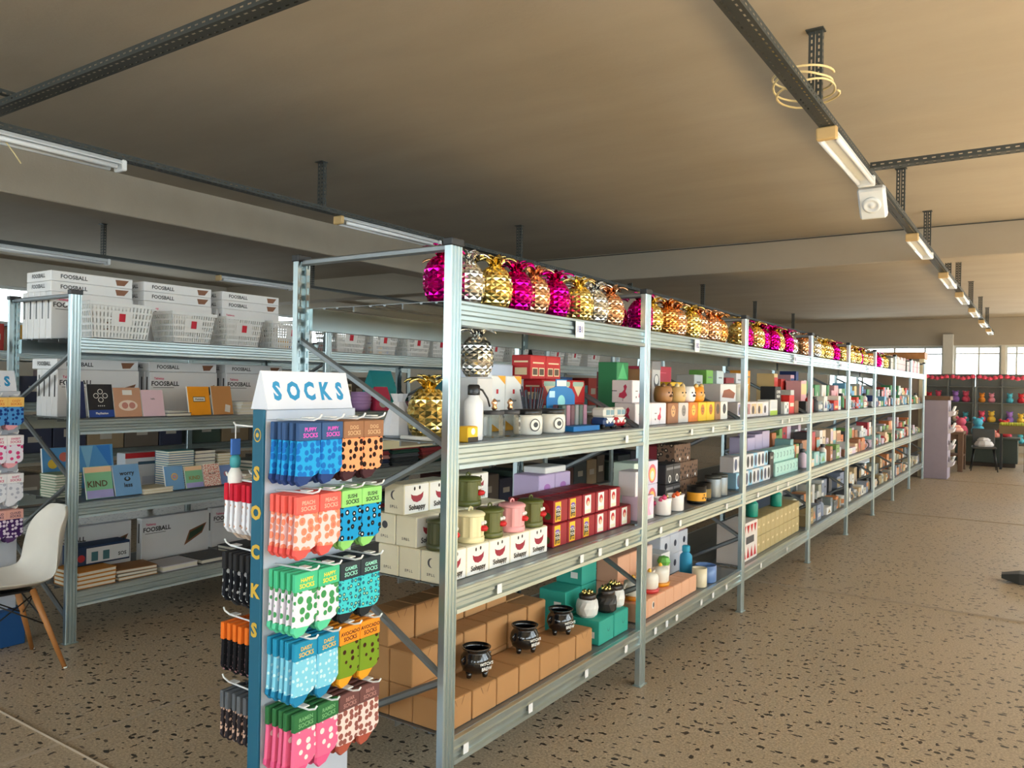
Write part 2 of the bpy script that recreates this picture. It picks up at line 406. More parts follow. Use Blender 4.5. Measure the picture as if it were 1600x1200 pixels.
# ================================================================== cable trays, lights
def tray(label, x, y0, y1, hangers, z=2.985, along='y', w=.085):
    t = thing('cable_tray', label, 'cable tray', (x, 0, 0) if along == 'y' else (0, x, 0))
    def C(u, a, zz): return (u, a, zz) if along == 'y' else (a, u, zz)
    mb = MB(); A = C(0, 1, 0); U = C(1, 0, 0); L = y1 - y0
    strip(mb, C(-w / 2, y0, z), A, U, L, w, .05, .022, .008, 'dark_steel', 2)
    obj('slotted_base', mb.mesh('slotted_base', False), t)
    for sd in (-1, 1):
        mb = MB(); strip(mb, C(sd * w / 2, y0, z), A, (0, 0, 1), L, .038, .05, .022, .007, 'dark_steel'); obj('slotted_side', mb.mesh('slotted_side', False), t)
    for hy in hangers:
        mb = MB()
        for k in (0, 1):
            o_ = C(-.035 + .037 * k, hy, z + .002); strip(mb, o_, (0, 0, 1), U, ZC - z - .008, .033, .035, .02, .008, 'dark_steel')
        strip(mb, C(.035, hy, z + .002), (0, 0, 1), C(0, .035, 0), ZC - z - .008, .035, .035, .02, .008, 'dark_steel')
        c = C(0, hy, 0); mb.box(c[0] - .045, c[0] + .045, c[1] - .03, c[1] + .04, ZC - .006, ZC, 'dark_steel')
        obj('hanger', mb.mesh('hanger', False), t)
    return t
t1 = tray('dark slotted cable tray hanging above the aisle at right', -1.01, -4.4, 23.1, [4.32, 7.39, 9.3, 11.6, 13.1, 15.6, 18.2, 20.6])
t2 = tray('dark slotted cable tray hanging behind the front rack', -5.2, -4.4, 23.1, [-.6, 1.9, 4.71, 7.83, 10.9, 14, 17.2, 20.4])
t3 = tray('dark slotted cable tray near the left windows', -9.67, -4.4, 23.1, [1.9, 5.23, 8.6, 11.9, 15.1, 18.4])
ctray = tray('dark slotted cross tray at the upper left corner of the ceiling', 2.04, -5.15, -1.06, [], 2.99, 'x')
tray('dark slotted cross tray at the upper right of the ceiling', 5.70, -.96, 3.6, [2.6], 2.99, 'x')

mb = MB(); strip(mb, (-4.70, 1.86, 3.03), (0, 1, 0), (1, 0, 0), .19, .05, .04, .02, .008, 'dark_steel'); strip(mb, (-4.70, 1.86, 3.03), (0, 1, 0), (0, 0, 1), .19, .04, .04, .02, .008, 'dark_steel')
obj('bracket_arm', mb.mesh('bracket_arm', False), ctray, (0, -2.04, 0))
mat('tube_end', s2l((206, 172, 116)), .45)
def lamp(label, x, y0, y1, z=2.948, tubes=(-.045, .045)):
    t = thing('fluorescent_lamp', label, 'ceiling light', (x, (y0 + y1) / 2, z), 0, 'fluorescent lamps under the cable trays'); L = (y1 - y0) / 2
    mb = MB(); mb.prism([(-.03, .033), (-.055, .005), (-.055, 0), (.055, 0), (.055, .005), (.03, .033)], -L, L, 'white_plastic'); obj('lamp_body', mb.mesh('lamp_body'), t)
    for u in tubes:
        mb = MB(); mb.tube([(u, -L + .05, -.022), (u, L - .05, -.022)], .016, 10, 'tube_glass'); obj('tube', mb.mesh('tube'), t)
    for e in (-1, 1):
        mb = MB(); mb.cbox(-.056, .056, e * L - .018, e * L + .018, -.04, .034, 'tube_end' if e < 0 else 'white_plastic', .008); obj('end_cap', mb.mesh('end_cap'), t)
    return t
for k, (a, b) in enumerate(((4.62, 5.82), (8.15, 9.35), (11.0, 12.2), (13.3, 14.5), (15.9, 17.1), (18.6, 19.8), (21.2, 22.4), (.9, 2.1))):
    lamp(('switched-off twin-tube lamp under the right tray, %s towards the far windows' % ORD[k]) if k < 7 else 'switched-off twin-tube lamp under the right tray above the camera', -1.01, a, b)
for k, (a, b) in enumerate(((1.6, 2.93), (4.93, 6.3), (8.1, 9.5), (11.2, 12.5))):
    lamp('switched-off tube lamp under the middle tray, %s from the left edge' % ORD[k], -5.2, a, b)
for k, (a, b) in enumerate(((3.9, 5.3), (6.9, 8.2))):
    lamp('switched-off tube lamp under the far left tray, %s from the left' % ORD[k], -9.67, a, b)
# emergency light box
t = thing('emergency_light', 'white emergency light box hanging under the right cable tray', 'emergency light', (-1.01, 6.05, 2.83))
mb = MB(); mb.cbox(-.075, .075, -.1, .1, 0, .06, 'white_plastic', .012); obj('housing', mb.mesh('housing'), t, (0, 0, 0), (R_(-50), 0, 0), (1.2,) * 3)
mb = MB(); mb.lathe([(.052, 0), (.05, -.012), (.034, -.016), (.03, -.008), (.016, -.008), (.014, -.016), (.0, -.018)], 24, 'white_plastic'); obj('lens_ring', mb.mesh('lens_ring'), t, (0, 0, 0), (R_(-50), 0, 0), (1.2,) * 3)
mb = MB(); mb.bar((0, 0, .058), (0, 0, .155), .02, .02, 'dark_steel'); obj('bracket', mb.mesh('bracket'), t)
# coil of cream cable
mat('cream_cable', s2l((226, 205, 150)), .5)
mb = MB()
pts = []
for k in range(3 * 26 + 1):
    a = 2 * math.pi * k / 26; r = .155 + .03 * math.sin(k * .21); pts.append((r * .95 * math.cos(a), r * 1.1 * math.sin(a), max(0, .02 * math.sin(a * 1.3 + .5)) + .035 * k / 26))
mb.tube(pts, .006, 6, 'cream_cable')
o = obj('cable_coil', mb.mesh('cable_coil'), None, (-1.03, 4.26, 3.04)); tag(o, 'coil of cream cable lying over the right cable tray', 'cable')
for k, (x, pts) in enumerate(((-1.01, [(0.012 * math.sin(i * 1.3), 3.0 + .75 * i, 2.996 + .003 * math.sin(i * 2.1)) for i in range(26)]),)):
    mb = MB(); mb.tube([(p[0], p[1], p[2]) for p in pts], .007, 6, 'cream_cable')
    o = obj('lamp_cable', mb.mesh('lamp_cable'), None, (x, 0, 0)); tag(o, 'cream cable running along the right cable tray', 'cable')
mb = MB(); mb.tube([(-5.2, 2.2, 2.95), (-5.19, 2.23, 2.9), (-5.2, 2.27, 2.86), (-5.19, 2.3, 2.81)], .004, 5, 'cream_cable')
o = obj('loose_wire', mb.mesh('loose_wire')); tag(o, 'short pale wire dangling from the left tube lamp', 'wire')

# ================================================================== steel shelving
PD = .030; PW = .031
def post_mesh(H=1.99):
    def mk():
        mb = MB(); g = .005
        prof = [(-.003, -PW)]
        for c in (-.018, 0, .018):
            prof += [(0, c - .0075), (0, c - .0045), (-g, c - .0025), (-g, c + .0025), (0, c + .0045), (0, c + .0075)]
        prof = [(-.004, -PW), (0, -PW + .003)] + prof[1:] + [(0, PW - .003), (-.004, PW)]
        outer = prof + [(-PD, PW), (-PD + .0015, PW - .003), (-.006, PW - .003), (-.006, -PW + .003), (-PD + .0015, -PW + .003), (-PD, -PW)]
        mb.prism(outer, 0, H, 'galvanised', 'z')
        for sd in (-1, 1):
            strip(mb, (-PD, sd * PW, 0), (0, 0, 1), (0, -sd, 0), H, .019, .05, .026, .010, 'galvanised')
            mb.face([(-PD, sd * (PW - .019), 0), (-PD + .008, sd * (PW - .019), 0), (-PD + .008, sd * (PW - .019), H), (-PD, sd * (PW - .019), H)], 'galvanised')
        return mb.mesh('post', False)
    return cached(('post', H), mk)
BEAM = [(-.032, 0), (.010, 0), (.012, -.002), (.012, -.010), (.004, -.015), (.004, -.030), (.010, -.035), (.010, -.046), (.004, -.051), (.004, -.064), (.014, -.070), (.015, -.084), (.002, -.086), (-.032, -.086)]
def rack(label, xf, ys, D, levels, diag, name='steel_shelving_rack', tie=1.975, panels=3):
    t = thing(name, label, 'shelving', (xf, ys[0], 0)); y00 = ys[0]
    cap = cached('cap', lambda: MB().cbox(-PD - .006, .004, -PW - .004, PW + .004, -.012, .014, 'black_plastic', .003).mesh('post_cap'))
    foot = cached('foot', lambda: MB().cbox(-PD - .01, .008, -PW - .008, PW + .008, 0, .006, 'galvanised', .001).mesh('foot_plate'))
    for y in ys:
        for side in (0, 1):
            p = obj('post', post_mesh(), t, (-D * side, y - y00, 0), (0, 0, math.pi * side))
            obj('post_cap', cap, p, (0, 0, 1.99)); obj('foot_plate', foot, p)
        pts = [(-D + .02, tie, -.02, tie)] + [(-D + .02 if a[0] == 'r' else -.02, a[1], -.02 if b[0] == 'f' else -D + .02, b[1]) for a, b in zip(diag, diag[1:])]
        for k, (xa, za, xb, zb) in enumerate(pts):
            key = ('brace', round(xa, 3), za, round(xb, 3), zb)
            me = cached(key, lambda: MB().tube([(xa, 0, za), (xb, 0, zb)], .0135, 6, 'galvanised_deck', smooth=False).mesh('brace'))
            obj('brace' if k else 'tie_bar', me, t, (0, y - y00, 0))
    for a, b in zip(ys, ys[1:]):
        L = b - a - 2 * PW - .002
        bme = cached(('beam', round(L, 3)), lambda: MB().prism(BEAM, -L / 2, L / 2, 'galvanised').mesh('beam'))
        pw = (D - .05) / panels
        def pm():
            mb = MB(); x0, x1 = -pw / 2 + .001, pw / 2 - .001; h = L / 2
            mb.prism([(x0, -.022), (x0 + .002, -.022), (x0 + .002, -.002), (-pw / 6, -.002), (-pw / 6, -.007), (-pw / 6 + .012, -.007), (-pw / 6 + .012, -.002), (pw / 6 - .012, -.002), (pw / 6 - .012, -.007), (pw / 6, -.007), (pw / 6, -.002), (x1 - .002, -.002), (x1 - .002, -.022), (x1, -.022), (x1, 0), (x0, 0)], -h, h, 'galvanised_deck'); return mb.mesh('shelf_panel')
        pme = cached(('panel', round(L, 3), round(pw, 3)), pm)
        for z in levels:
            yc = (a + b) / 2 - y00
            obj('front_beam', bme, t, (-.0155, yc, z)); obj('rear_beam', bme, t, (-D + .0155, yc, z), (0, 0, math.pi))
            for k in range(panels): obj('shelf_panel', pme, t, (-.025 - pw * (k + .5), yc, z + .0015))
    return t
X0, DM = -1.647, .792
PY = [2.105, 3.68, 5.292, 7.139, 8.761, 10.341, 11.902, 13.508, 15.186]
LV = [1.797, 1.301, .805, .287]
main = rack('long galvanised steel shelving rack full of gift goods along the aisle', X0, PY, DM, LV, [('r', 1.67), ('f', 1.29), ('r', .92), ('f', .50), ('r', .12)])
XLF = -4.53
LY = [2.312, 4.215, 5.83, 7.45, 9.07, 10.69]
LL = [1.737, 1.267, .79, .284]
left = rack('galvanised steel shelving rack with white baskets on its top shelf', XLF, LY, .76, LL, [('f', 1.66), ('r', 1.33), ('f', .92), ('r', .52), ('f', .12)])
X3 = -7.75
third = rack('further steel shelving rack at the far left edge', X3, [1.6, 3.4, 5.2, 7.0, 8.8], .76, LL, [('r', 1.67), ('f', 1.29), ('r', .92), ('f', .50), ('r', .12)], panels=2)

# ================================================================== goods
# every template is modelled with its front looking along +x, origin in the middle of its base
def art(mb, x, items):
    """printed flat shapes on a front face at x: ('r',mat,y0,y1,z0,z1) ('d',mat,y,z,r[,ratio]) ('p',mat,[(y,z)..])"""
    for k, it in enumerate(items):
        xx = x + .0006 + .0002 * k
        if it[0] == 'r': _, m, a, b, c, d = it; mb.face([(xx, a, c), (xx, b, c), (xx, b, d), (xx, a, d)], m)
        elif it[0] == 'd':
            m, y, z, r = it[1:5]; q = it[5] if len(it) > 5 else 1
            mb.face([(xx, y + r * math.cos(t * math.pi / 8), z + r * q * math.sin(t * math.pi / 8)) for t in range(16)], m)
        else: mb.face([(xx, y, z) for y, z in it[2]], it[1])
def arty(mb, y, items):     # the same on the face that looks along -y
    m2 = MB(); art(m2, 0, items)
    for f, k in zip(m2.f, m2.m): mb.face([(m2.v[i][1], y - m2.v[i][0], m2.v[i][2]) for i in f], m2.mats[k])
def carton(name, label, cat, x, y, z, d, w, h, m, group=None, rz=0, top=None, front=None, prints=(), text=(), sprints=(), stext=(), seam=True):
    """closed box: d deep, w wide, h high; x is its front plane"""
    t = thing(name, label, cat, (x - d / 2, y, z), rz, group)
    def mk():
        mb = MB(); mb.cbox(-d / 2, d / 2, -w / 2, w / 2, 0, h, m, min(.003, h * .1), top, front); return mb.mesh('box_body')
    obj('box_body', cached(('ct', d, w, h, m, top, front), mk), t)
    if seam:
        sm = {'kraft': 'kraft_dark'}.get(m, m)
        def mk2():
            mb = MB(); mb.cbox(-d / 2 + .002, d / 2 - .006, -w / 2 + .002, -.0008, h, h + .0012, top or m, .0004); mb.cbox(-d / 2 + .002, d / 2 - .006, .0008, w / 2 - .002, h, h + .0012, top or m, .0004); return mb.mesh('top_flaps')
        obj('top_flaps', cached(('fl', d, w, h, m, top), mk2), t)
    if prints or sprints:
        def mk3():
            mb = MB(); art(mb, d / 2, prints); return mb.mesh('printed_artwork', False)
        def mk4():
            mb = MB(); arty(mb, -w / 2, sprints); return mb.mesh('side_artwork', False)
        if prints: obj('printed_artwork', cached(('pa', d, w, h, repr(prints)), mk3), t)
        if sprints: obj('side_artwork', cached(('sa', d, w, h, repr(sprints)), mk4), t)
    for tx, m2, size, yy, zz in text:
        obj('lettering', tmesh(tx, m2, size), t, (d / 2 + .0022, yy, zz), FX)
    for tx, m2, size, xx, zz in stext:
        obj('lettering', tmesh(tx, m2, size), t, (xx, -w / 2 - .0022, zz), FY)
    return t
def lathe_thing(name, label, cat, loc, parts, group=None, rz=0):
    """parts: (part name, mesh key, builder)"""
    t = thing(name, label, cat, loc, rz, group)
    for nm, key, fn in parts: obj(nm, cached(key, fn), t)
    return t
def handle_mesh(m, R, r, z, rad):
    return MB().tube([(0, rad - .004 + R * math.sin(a), z + R * 1.15 * -math.cos(a)) for a in [math.pi * k / 10 for k in range(11)]], r, 7, m).mesh('handle')
WH = rgb(232, 232, 228); CREAM = rgb(228, 222, 196); BLK = rgb(22, 22, 24, rough=.3); RED = rgb(190, 28, 36); GREYT = rgb(70, 70, 74)

# ---- pineapples
for nm, c, rg in (('foil_pink', (214, 8, 140), .16), ('foil_gold', (238, 212, 132), .16), ('foil_silver', (226, 226, 222), .15), ('foil_rose', (236, 186, 148), .18), ('foil_copper', (226, 160, 92), .2)):
    mat(nm, s2l(c), rg, 1.0, var=.05)
def pine_body(m):
    mb = MB(); rows, n, H = 7, 11, .165
    def rad(t): return .071 * (1 - abs(2 * t - .94) ** 2.6 * .46)
    def pt(i, j, out=0.0):        # i row 0..rows (half steps), j around
        t = min(max(i / rows, 0), 1); a = 2 * math.pi * j / n; r = rad(t) * .955 + out
        return (r * math.cos(a), r * math.sin(a), .002 + t * H)
    for i in range(0, 2 * rows + 1):
        for j in range(n):
            c = i * .5; jj = j + (.5 if i % 2 else 0)
            q = [pt(c - .5, jj), pt(c, jj + .5), pt(c + .5, jj), pt(c, jj - .5)]
            if i == 0: q = q[1:]
            if i == 2 * rows: q = [q[0], q[1], q[3]]
            apex = pt(c, jj, .004)
            for k in range(len(q)): mb.face([q[k], q[(k + 1) % len(q)], apex], m)
    mb.face([pt(0, -j) for j in range(n)], m); mb.face([pt(rows, j) for j in range(n)], m)
    return mb.mesh('body')
def leaf(m, L=.098, W=.021):
    mb = MB(); n = 7; vs = []; fs = []; px, pz = .010, 0.0
    for i in range(n + 1):
        u = i / n; a = R_(72 - 125 * u); w = W * math.sin(math.pi * (.16 + .80 * u)) ** .8
        vs += [(px, -w, pz - .005), (px, 0, pz + .004), (px, w, pz - .005), (px - .002, 0, pz - .001)]
        px += L / n * math.cos(a); pz += L / n * math.sin(a)
    for i in range(n):
        a = i * 4; fs += [(a, a + 4, a + 5, a + 1), (a + 1, a + 5, a + 6, a + 2), (a + 2, a + 6, a + 7, a + 3), (a + 3, a + 7, a + 4, a)]
    return mb.idx(vs, fs, m, True).mesh('leaf')
def crown(m):
    mb = MB(); lf = cached(('leaf', m), lambda: leaf(m))
    for ring, (n, tilt, sc) in enumerate(((6, 0, 1), (5, -.6, .7))):
        for k in range(n):
            M = Matrix.Rotation(2 * math.pi * (k + ring * .5) / n, 4, 'Z') @ Matrix.Rotation(tilt, 4, 'Y') @ Matrix.Scale(sc, 4)
            mb.idx([tuple(M @ v.co) for v in lf.vertices], [tuple(p.vertices) for p in lf.polygons], m, True)
    return mb.mesh('leaf_crown')
CNAME = {'foil_pink': 'magenta pink', 'foil_gold': 'gold', 'foil_silver': 'silver', 'foil_rose': 'rose gold', 'foil_copper': 'copper orange'}
def pineapple(x, y, z, m, label, s=1.0, leaves=False, rz=0.0, group='metallic pineapples on the top shelf'):
    t = thing('pineapple_ornament', label, 'ornament', (x, y, z), rz, group); t.scale = (s, s, s)
    obj('body', cached(('pb', m), lambda: pine_body(m)), t)
    if leaves:
        for ring, (n, tilt, sc) in enumerate(((6, 0, 1), (5, -.6, .7))):
            for k in range(n): obj('leaf', cached(('leaf', m), lambda: leaf(m)), t, (0, 0, .164), (0, tilt, 2 * math.pi * (k + ring * .5) / n), (sc,) * 3)
    else: obj('leaf_crown', cached(('crown', m), lambda: crown(m)), t, (0, 0, .164))
    return t
P, G, S, RO, CO = 'foil_pink', 'foil_gold', 'foil_silver', 'foil_rose', 'foil_copper'
zt = LV[0] + .003
b1 = [(P, 2.155), (S, 2.345), (G, 2.475), (P, 2.63), (RO, 2.775), (P, 2.955), (G, 3.19), (S, 3.365), (RO, 3.545), (S, 3.70 - .10)]
b1 = [(-1.80, 2.215, P), (-1.80, 2.36, S), (-1.775, 2.51, G), (-1.775, 2.66, P), (-1.785, 2.81, RO), (-1.775, 2.965, P), (-1.78, 3.19, G), (-1.79, 3.365, S), (-1.78, 3.515, RO), (-1.95, 3.10, P), (-1.97, 2.435, RO), (-1.96, 3.30, S), (-1.94, 3.46, S)]
cnt = {}
for k, (x, y, m) in enumerate(b1):
    row_ = 'front' if x > -1.9 else 'back'
    cnt[(m, row_)] = cnt.get((m, row_), 0) + 1
    pineapple(x, y, zt, m, '%s metallic pineapple, %s of its colour in the %s row of the nearest bay' % (CNAME[m], ORD[cnt[(m, row_)] - 1], row_), leaves=row_ == 'front', rz=k * .7)
pool = {1: [P, G, CO, RO, G, RO, RO, CO], 2: [G, P, G, P, P, G, P, S], 3: [RO, G, S, G, G, RO, P], 4: [G, RO, G, RO, G, P, G], 5: [RO, G, P, S, G]}
yp = {1: [4.09, 4.26, 4.44, 4.61, 4.755, 4.93, 5.10]}
for bay, cols in pool.items():
    y0, y1 = PY[bay] + .12, PY[bay + 1] - .12; cnt = {}
    for k, m in enumerate(cols):
        y = y0 + (y1 - y0) * (k + .3) / (len(cols) - .4)
        cnt[m] = cnt.get(m, 0) + 1
        pineapple(-1.775 - .02 * (k % 2), y, zt, m, '%s metallic pineapple, %s of its colour in the front row of the %s bay' % (CNAME[m], ORD[cnt[m] - 1], ORD[bay]), rz=k * .9 + bay)
    cnt = {}
    for k in range(3):
        m = [RO, G, P, S, CO][(bay * 2 + k) % 5]; cnt[m] = cnt.get(m, 0) + 1
        pineapple(-1.97, y0 + .15 + (y1 - y0 - .3) * k / 2, zt, m, '%s metallic pineapple standing in the back row of the %s bay' % (CNAME[m], ORD[bay]), rz=k)
g2 = 'pineapples on the second shelf'
pineapple(-1.875, 2.24, LV[1] + .002, G, 'large gold pineapple on the second shelf beside the end post', 1.12, True, .4, g2)
# ---- price tags and shelf cards
def shelf_tag(x, y, z, label, txt=None, w=.03, h=.035):
    t = thing('price_tag', label, 'price tag', (x, y, z), 0, 'paper tags on the shelf beams')
    obj('paper', cached(('tag', w, h), lambda: MB().cbox(0, .0012, -w / 2, w / 2, -h / 2, h / 2, 'white_card', .0003).mesh('paper')), t)
    if txt: obj('lettering', tmesh(txt, rgb(60, 70, 150), h * .52), t, (.0018, 0, 0), FX)
XB = X0 + .0005
for k, (y, txt) in enumerate(((2.966, '1B1'), (4.36, '1B2'), (6.55, '1B3'), (8.3, '1B4'), (9.8, '1B5'))):
    shelf_tag(XB, y, 1.752, 'white card with blue handwriting on the top beam of the %s bay' % ORD[k], txt, .075 if k < 3 else .06, .07)
tagpos = [(.745, 0, 2.39), (.745, 0, 3.02), (.745, 0, 3.19), (.745, 0, 3.47), (.227, 0, 2.20), (.227, 0, 2.62), (.227, 0, 3.08), (.227, 0, 3.48), (1.245, 0, 3.45),
          (.745, 1, 3.88), (.745, 1, 4.15), (.745, 1, 4.93), (.227, 1, 3.83), (.227, 1, 3.98), (.227, 1, 4.12), (.227, 1, 4.5), (.227, 1, 4.7), (.227, 1, 4.95), (1.245, 1, 4.3), (1.245, 1, 4.65), (1.245, 1, 4.95),
          (.745, 2, 5.6), (.745, 2, 6.1), (.745, 2, 6.4), (.227, 2, 5.7), (.227, 2, 6.4), (1.245, 2, 6.2), (1.245, 2, 6.4), (1.245, 2, 6.8)]
c = {}
for z, bay, y in tagpos:
    lv = {1.245: 'second', .745: 'third', .227: 'bottom'}[z]; c[(z, bay)] = c.get((z, bay), 0) + 1
    shelf_tag(XB, y, z + .012, 'small white price tag, %s shelf beam, %s bay, %s from the left' % (lv, ORD[bay], ORD[c[(z, bay)] - 1]))

# ---- smiling-mouth boxes and lidded bin mugs (third shelf, first bay)
SM_RED = rgb(150, 26, 50)
mouth = [(-.034, .074), (-.022, .068), (0, .065), (.022, .069), (.036, .078), (.033, .058), (.02, .045), (0, .041), (-.02, .046), (-.031, .058)]
def happy(label, x, y, z, front=True, side='dot', rz=0):
    pr = [('p', SM_RED, mouth), ('d', BLK, -.014, .092, .005, 1.4), ('d', BLK, .014, .094, .005, 1.4)] if front else []
    tx = [('Sohappy', BLK, .027, 0, .024)] if front else []
    sp = {'dot': [('d', GREYT, 0, .07, .014)], 'half': [('d', GREYT, 0, .07, .017), ('d', CREAM, .006, .07, .014, 1.15)], 'none': []}[side]
    return carton('mug_box', label, 'box', x, y, z, .098, .139, .109, CREAM, 'cream mug boxes with a smiling mouth', front=WH, prints=pr, text=tx, sprints=sp, stext=[('S P L L', GREYT, .013, 0, .028)])
zs = LV[2] + .003
for k in range(5):
    happy('white box with red smiling mouth in the front row, %s from the end post' % ORD[k], -1.72, 2.212 + .1415 * k, zs, side='half' if k == 0 else 'none')
for k in range(4):
    happy('cream mug box in the second row of the bottom layer, %s from the end' % ORD[k], -1.823, 2.212 + .1415 * k, zs, False, 'none')
    happy('cream mug box in the third row of the bottom layer, %s from the end' % ORD[k], -1.926, 2.212 + .1415 * k, zs, False, 'none')
for k in range(4):
    happy('cream mug box of the middle layer, second row, %s from the end' % ORD[k], -1.84, 2.212 + .1415 * k, zs + .1115, True, 'none')
    happy('cream mug box of the middle layer, third row, %s from the end' % ORD[k], -1.943, 2.212 + .1415 * k, zs + .1115, False, 'dot')
for k in (0, 1, 3):
    happy('top mug box with red smiling mouth, %s from the end of the rack' % ORD[k], -1.93 if k == 3 else -1.90, 2.212 + .1415 * k, zs + .223, True, 'half')
def bin_mug(label, x, y, z, c, rz=.1):
    m = rgb(*c, rough=.35)
    def body():
        mb = MB(); n = 36; prof = [(.052, 0), (.054, .004), (.054, .02), (.051, .022)]
        mb.lathe(prof, n, m, capt=False)
        vs = []; fs = []
        for z_ in (.022, .098):
            for k in range(n): r = .0515 if (k // 2) % 2 else .048; a = 2 * math.pi * k / n; vs.append((r * math.cos(a), r * math.sin(a), z_))
        for k in range(n): fs.append((k, (k + 1) % n, n + (k + 1) % n, n + k))
        mb.idx(vs, fs, m); return mb.mesh('ribbed_body')
    parts = [('ribbed_body', ('bin', m), body), ('lid', ('binlid', m), lambda: MB().lathe([(.055, .097), (.056, .101), (.055, .106), (.046, .112), (.012, .116), (.0, .117)], 32, m).mesh('lid')),
             ('lid_handle', ('binh', m), lambda: MB().tube([(0, -.013, .114), (0, -.012, .124), (0, 0, .129), (0, .012, .124), (0, .013, .114)], .004, 6, m).mesh('lid_handle'))]
    t = lathe_thing('bin_mug', label, 'mug', (x, y, z), parts, 'lidded mugs shaped like bins', rz)
    obj('mouth', cached('binmouth', lambda: MB().lathe([(0, -.012), (.014, -.009), (.019, 0), (.014, .008), (0, .011)], 12, rgb(204, 26, 30)).mesh('mouth')), t, (.050, .012, .052))
    for s_ in (-1, 1): obj('eye', cached('bineye', lambda: MB().lathe([(0, -.008), (.006, -.006), (.0085, 0), (.006, .006), (0, .008)], 10, WH).mesh('eye')), t, (.049, .012 + .01 * s_, .072))
    return t
zb = zs + .1115; BX = 0
OLIVE = (86, 92, 40)
bin_mug('cream lidded bin mug standing on the front row of mouth boxes', -1.772, 2.372, zb, (232, 222, 176))
bin_mug('olive green bin mug between the cream and pink ones', -1.772, 2.497, zb, OLIVE)
bin_mug('pink lidded bin mug on the mouth boxes', -1.772, 2.652, zb, (236, 164, 166))
bin_mug('olive green bin mug right of the pink one', -1.772, 2.792, zb, OLIVE)
bin_mug('dark olive bin mug half hidden behind the end post', -1.772, 2.20, zb, (70, 74, 40))
bin_mug('olive green bin mug standing highest, on the second layer of boxes', -1.875, 2.49, zb + .1115, OLIVE)
# ---- red boxes with printed panels
DR = rgb(150, 18, 34); DR2 = rgb(120, 14, 26); YEL = rgb(240, 190, 40)
def red_box(label, x, y, z, kind, w=.135, d=.10, h=.098):
    if kind == 'y': pr = [('r', YEL, -.05, .0, .006, .092), ('r', BLK, -.045, -.005, .012, .07), ('r', rgb(120, 90, 190), -.04, -.012, .06, .075)]; tx = [('YOU', WH, .021, -.025, .058), ('YOU', WH, .019, -.025, .038), ('LEY', YEL, .018, -.025, .019)]
    else: pr = [('r', WH, -.045, .015, .008, .092), ('d', RED, -.015, .062, .018, 1.1), ('d', rgb(236, 190, 160), -.013, .054, .012), ('r', CREAM, -.04, .01, .01, .026)]; tx = []
    return carton('gift_box', label, 'box', x, y, z, d, w, h, DR, 'dark red gift boxes on the third shelf', top=DR2, prints=pr, text=tx, sprints=[('d', rgb(186, 36, 44), 0, .055, .03, 1.1), ('d', rgb(70, 90, 46), .02, .03, .016)])
k = 0
for layer in (0, 1):
    for i, kind in enumerate('yyywww' if layer == 0 else 'yywww'):
        w = .122
        if layer == 0: red_box('dark red gift box in the bottom front row, %s from the mouth boxes' % ORD[i], -1.735, 2.98 + i * .131, zs, kind, w)
        else: red_box('dark red gift box in the upper front row, %s from the mouth boxes' % ORD[i], -1.745, 3.0 + i * .132, zs + .1, kind, w)
for layer in (0, 1):
    for i in range(5):
        red_box('dark red gift box in the %s back row, %s from the near side' % (('lower', 'upper')[layer], ORD[i]), -1.86, 2.98 + i * .134, zs + .1 * layer, 'y' if i < 2 else 'w', .13, .11)
LIL = rgb(206, 184, 218)
for i in range(2):
    carton('gift_box', 'pale lilac gift box behind the red boxes, %s from the left' % ORD[i], 'box', -2.0, 3.30 + .155 * i, zs, .15, .15, .262, LIL, 'lilac gift boxes', prints=[('d', rgb(180, 120, 190), 0, .2, .03, .6)])
carton('gift_box', 'flat white box lying on the lilac boxes', 'box', -2.01, 3.40, zs + .265, .13, .2, .03, WH)
# ---- brown cartons (bottom shelf, first bay)
z4 = LV[3] + .003
def brown(label, x, y, z, w=.150, d=.15, h=.122):
    w -= random.uniform(.004, .008); h -= random.choice((0, 0, .0025))
    w = round(w, 3); return carton('cardboard_carton', label, 'carton', x - random.uniform(0, .006), y, z, d, w, round(h, 4), 'kraft', 'brown cardboard cartons on the bottom shelf', prints=[('p', 'kraft_dark', [(-.03, h), (-.026, h), (-.012, h - .028), (-.014, h - .028)]), ('p', 'kraft_dark', [(.03, h), (.026, h), (.012, h - .028), (.014, h - .028)])] if y * 100 % 3 < 1 else ())
for i in range(7): brown('brown carton in the front row of the bottom shelf, %s from the end post' % ORD[i], -1.695, 2.225 + .1545 * i, z4, .1525, .155, .105)
for r_, x in ((0, -1.855),):
    for i in range(6):
        for l in range(2): brown('brown carton in the second row, %s layer, %s from the end' % (('lower', 'upper')[l], ORD[i]), x, 2.225 + .1545 * i, z4 + .124 * l, .1525, .11)
for i in range(6):
    for l in range(3 if i not in (5,) else 2): brown('brown carton in the third row, %s layer, %s from the end' % (('lower', 'middle', 'top')[l], ORD[i]), -1.97, 2.225 + .1545 * i, z4 + .124 * l, .1525, .11)
mat('glaze_black', (.006, .006, .007), .12, coat=.5)
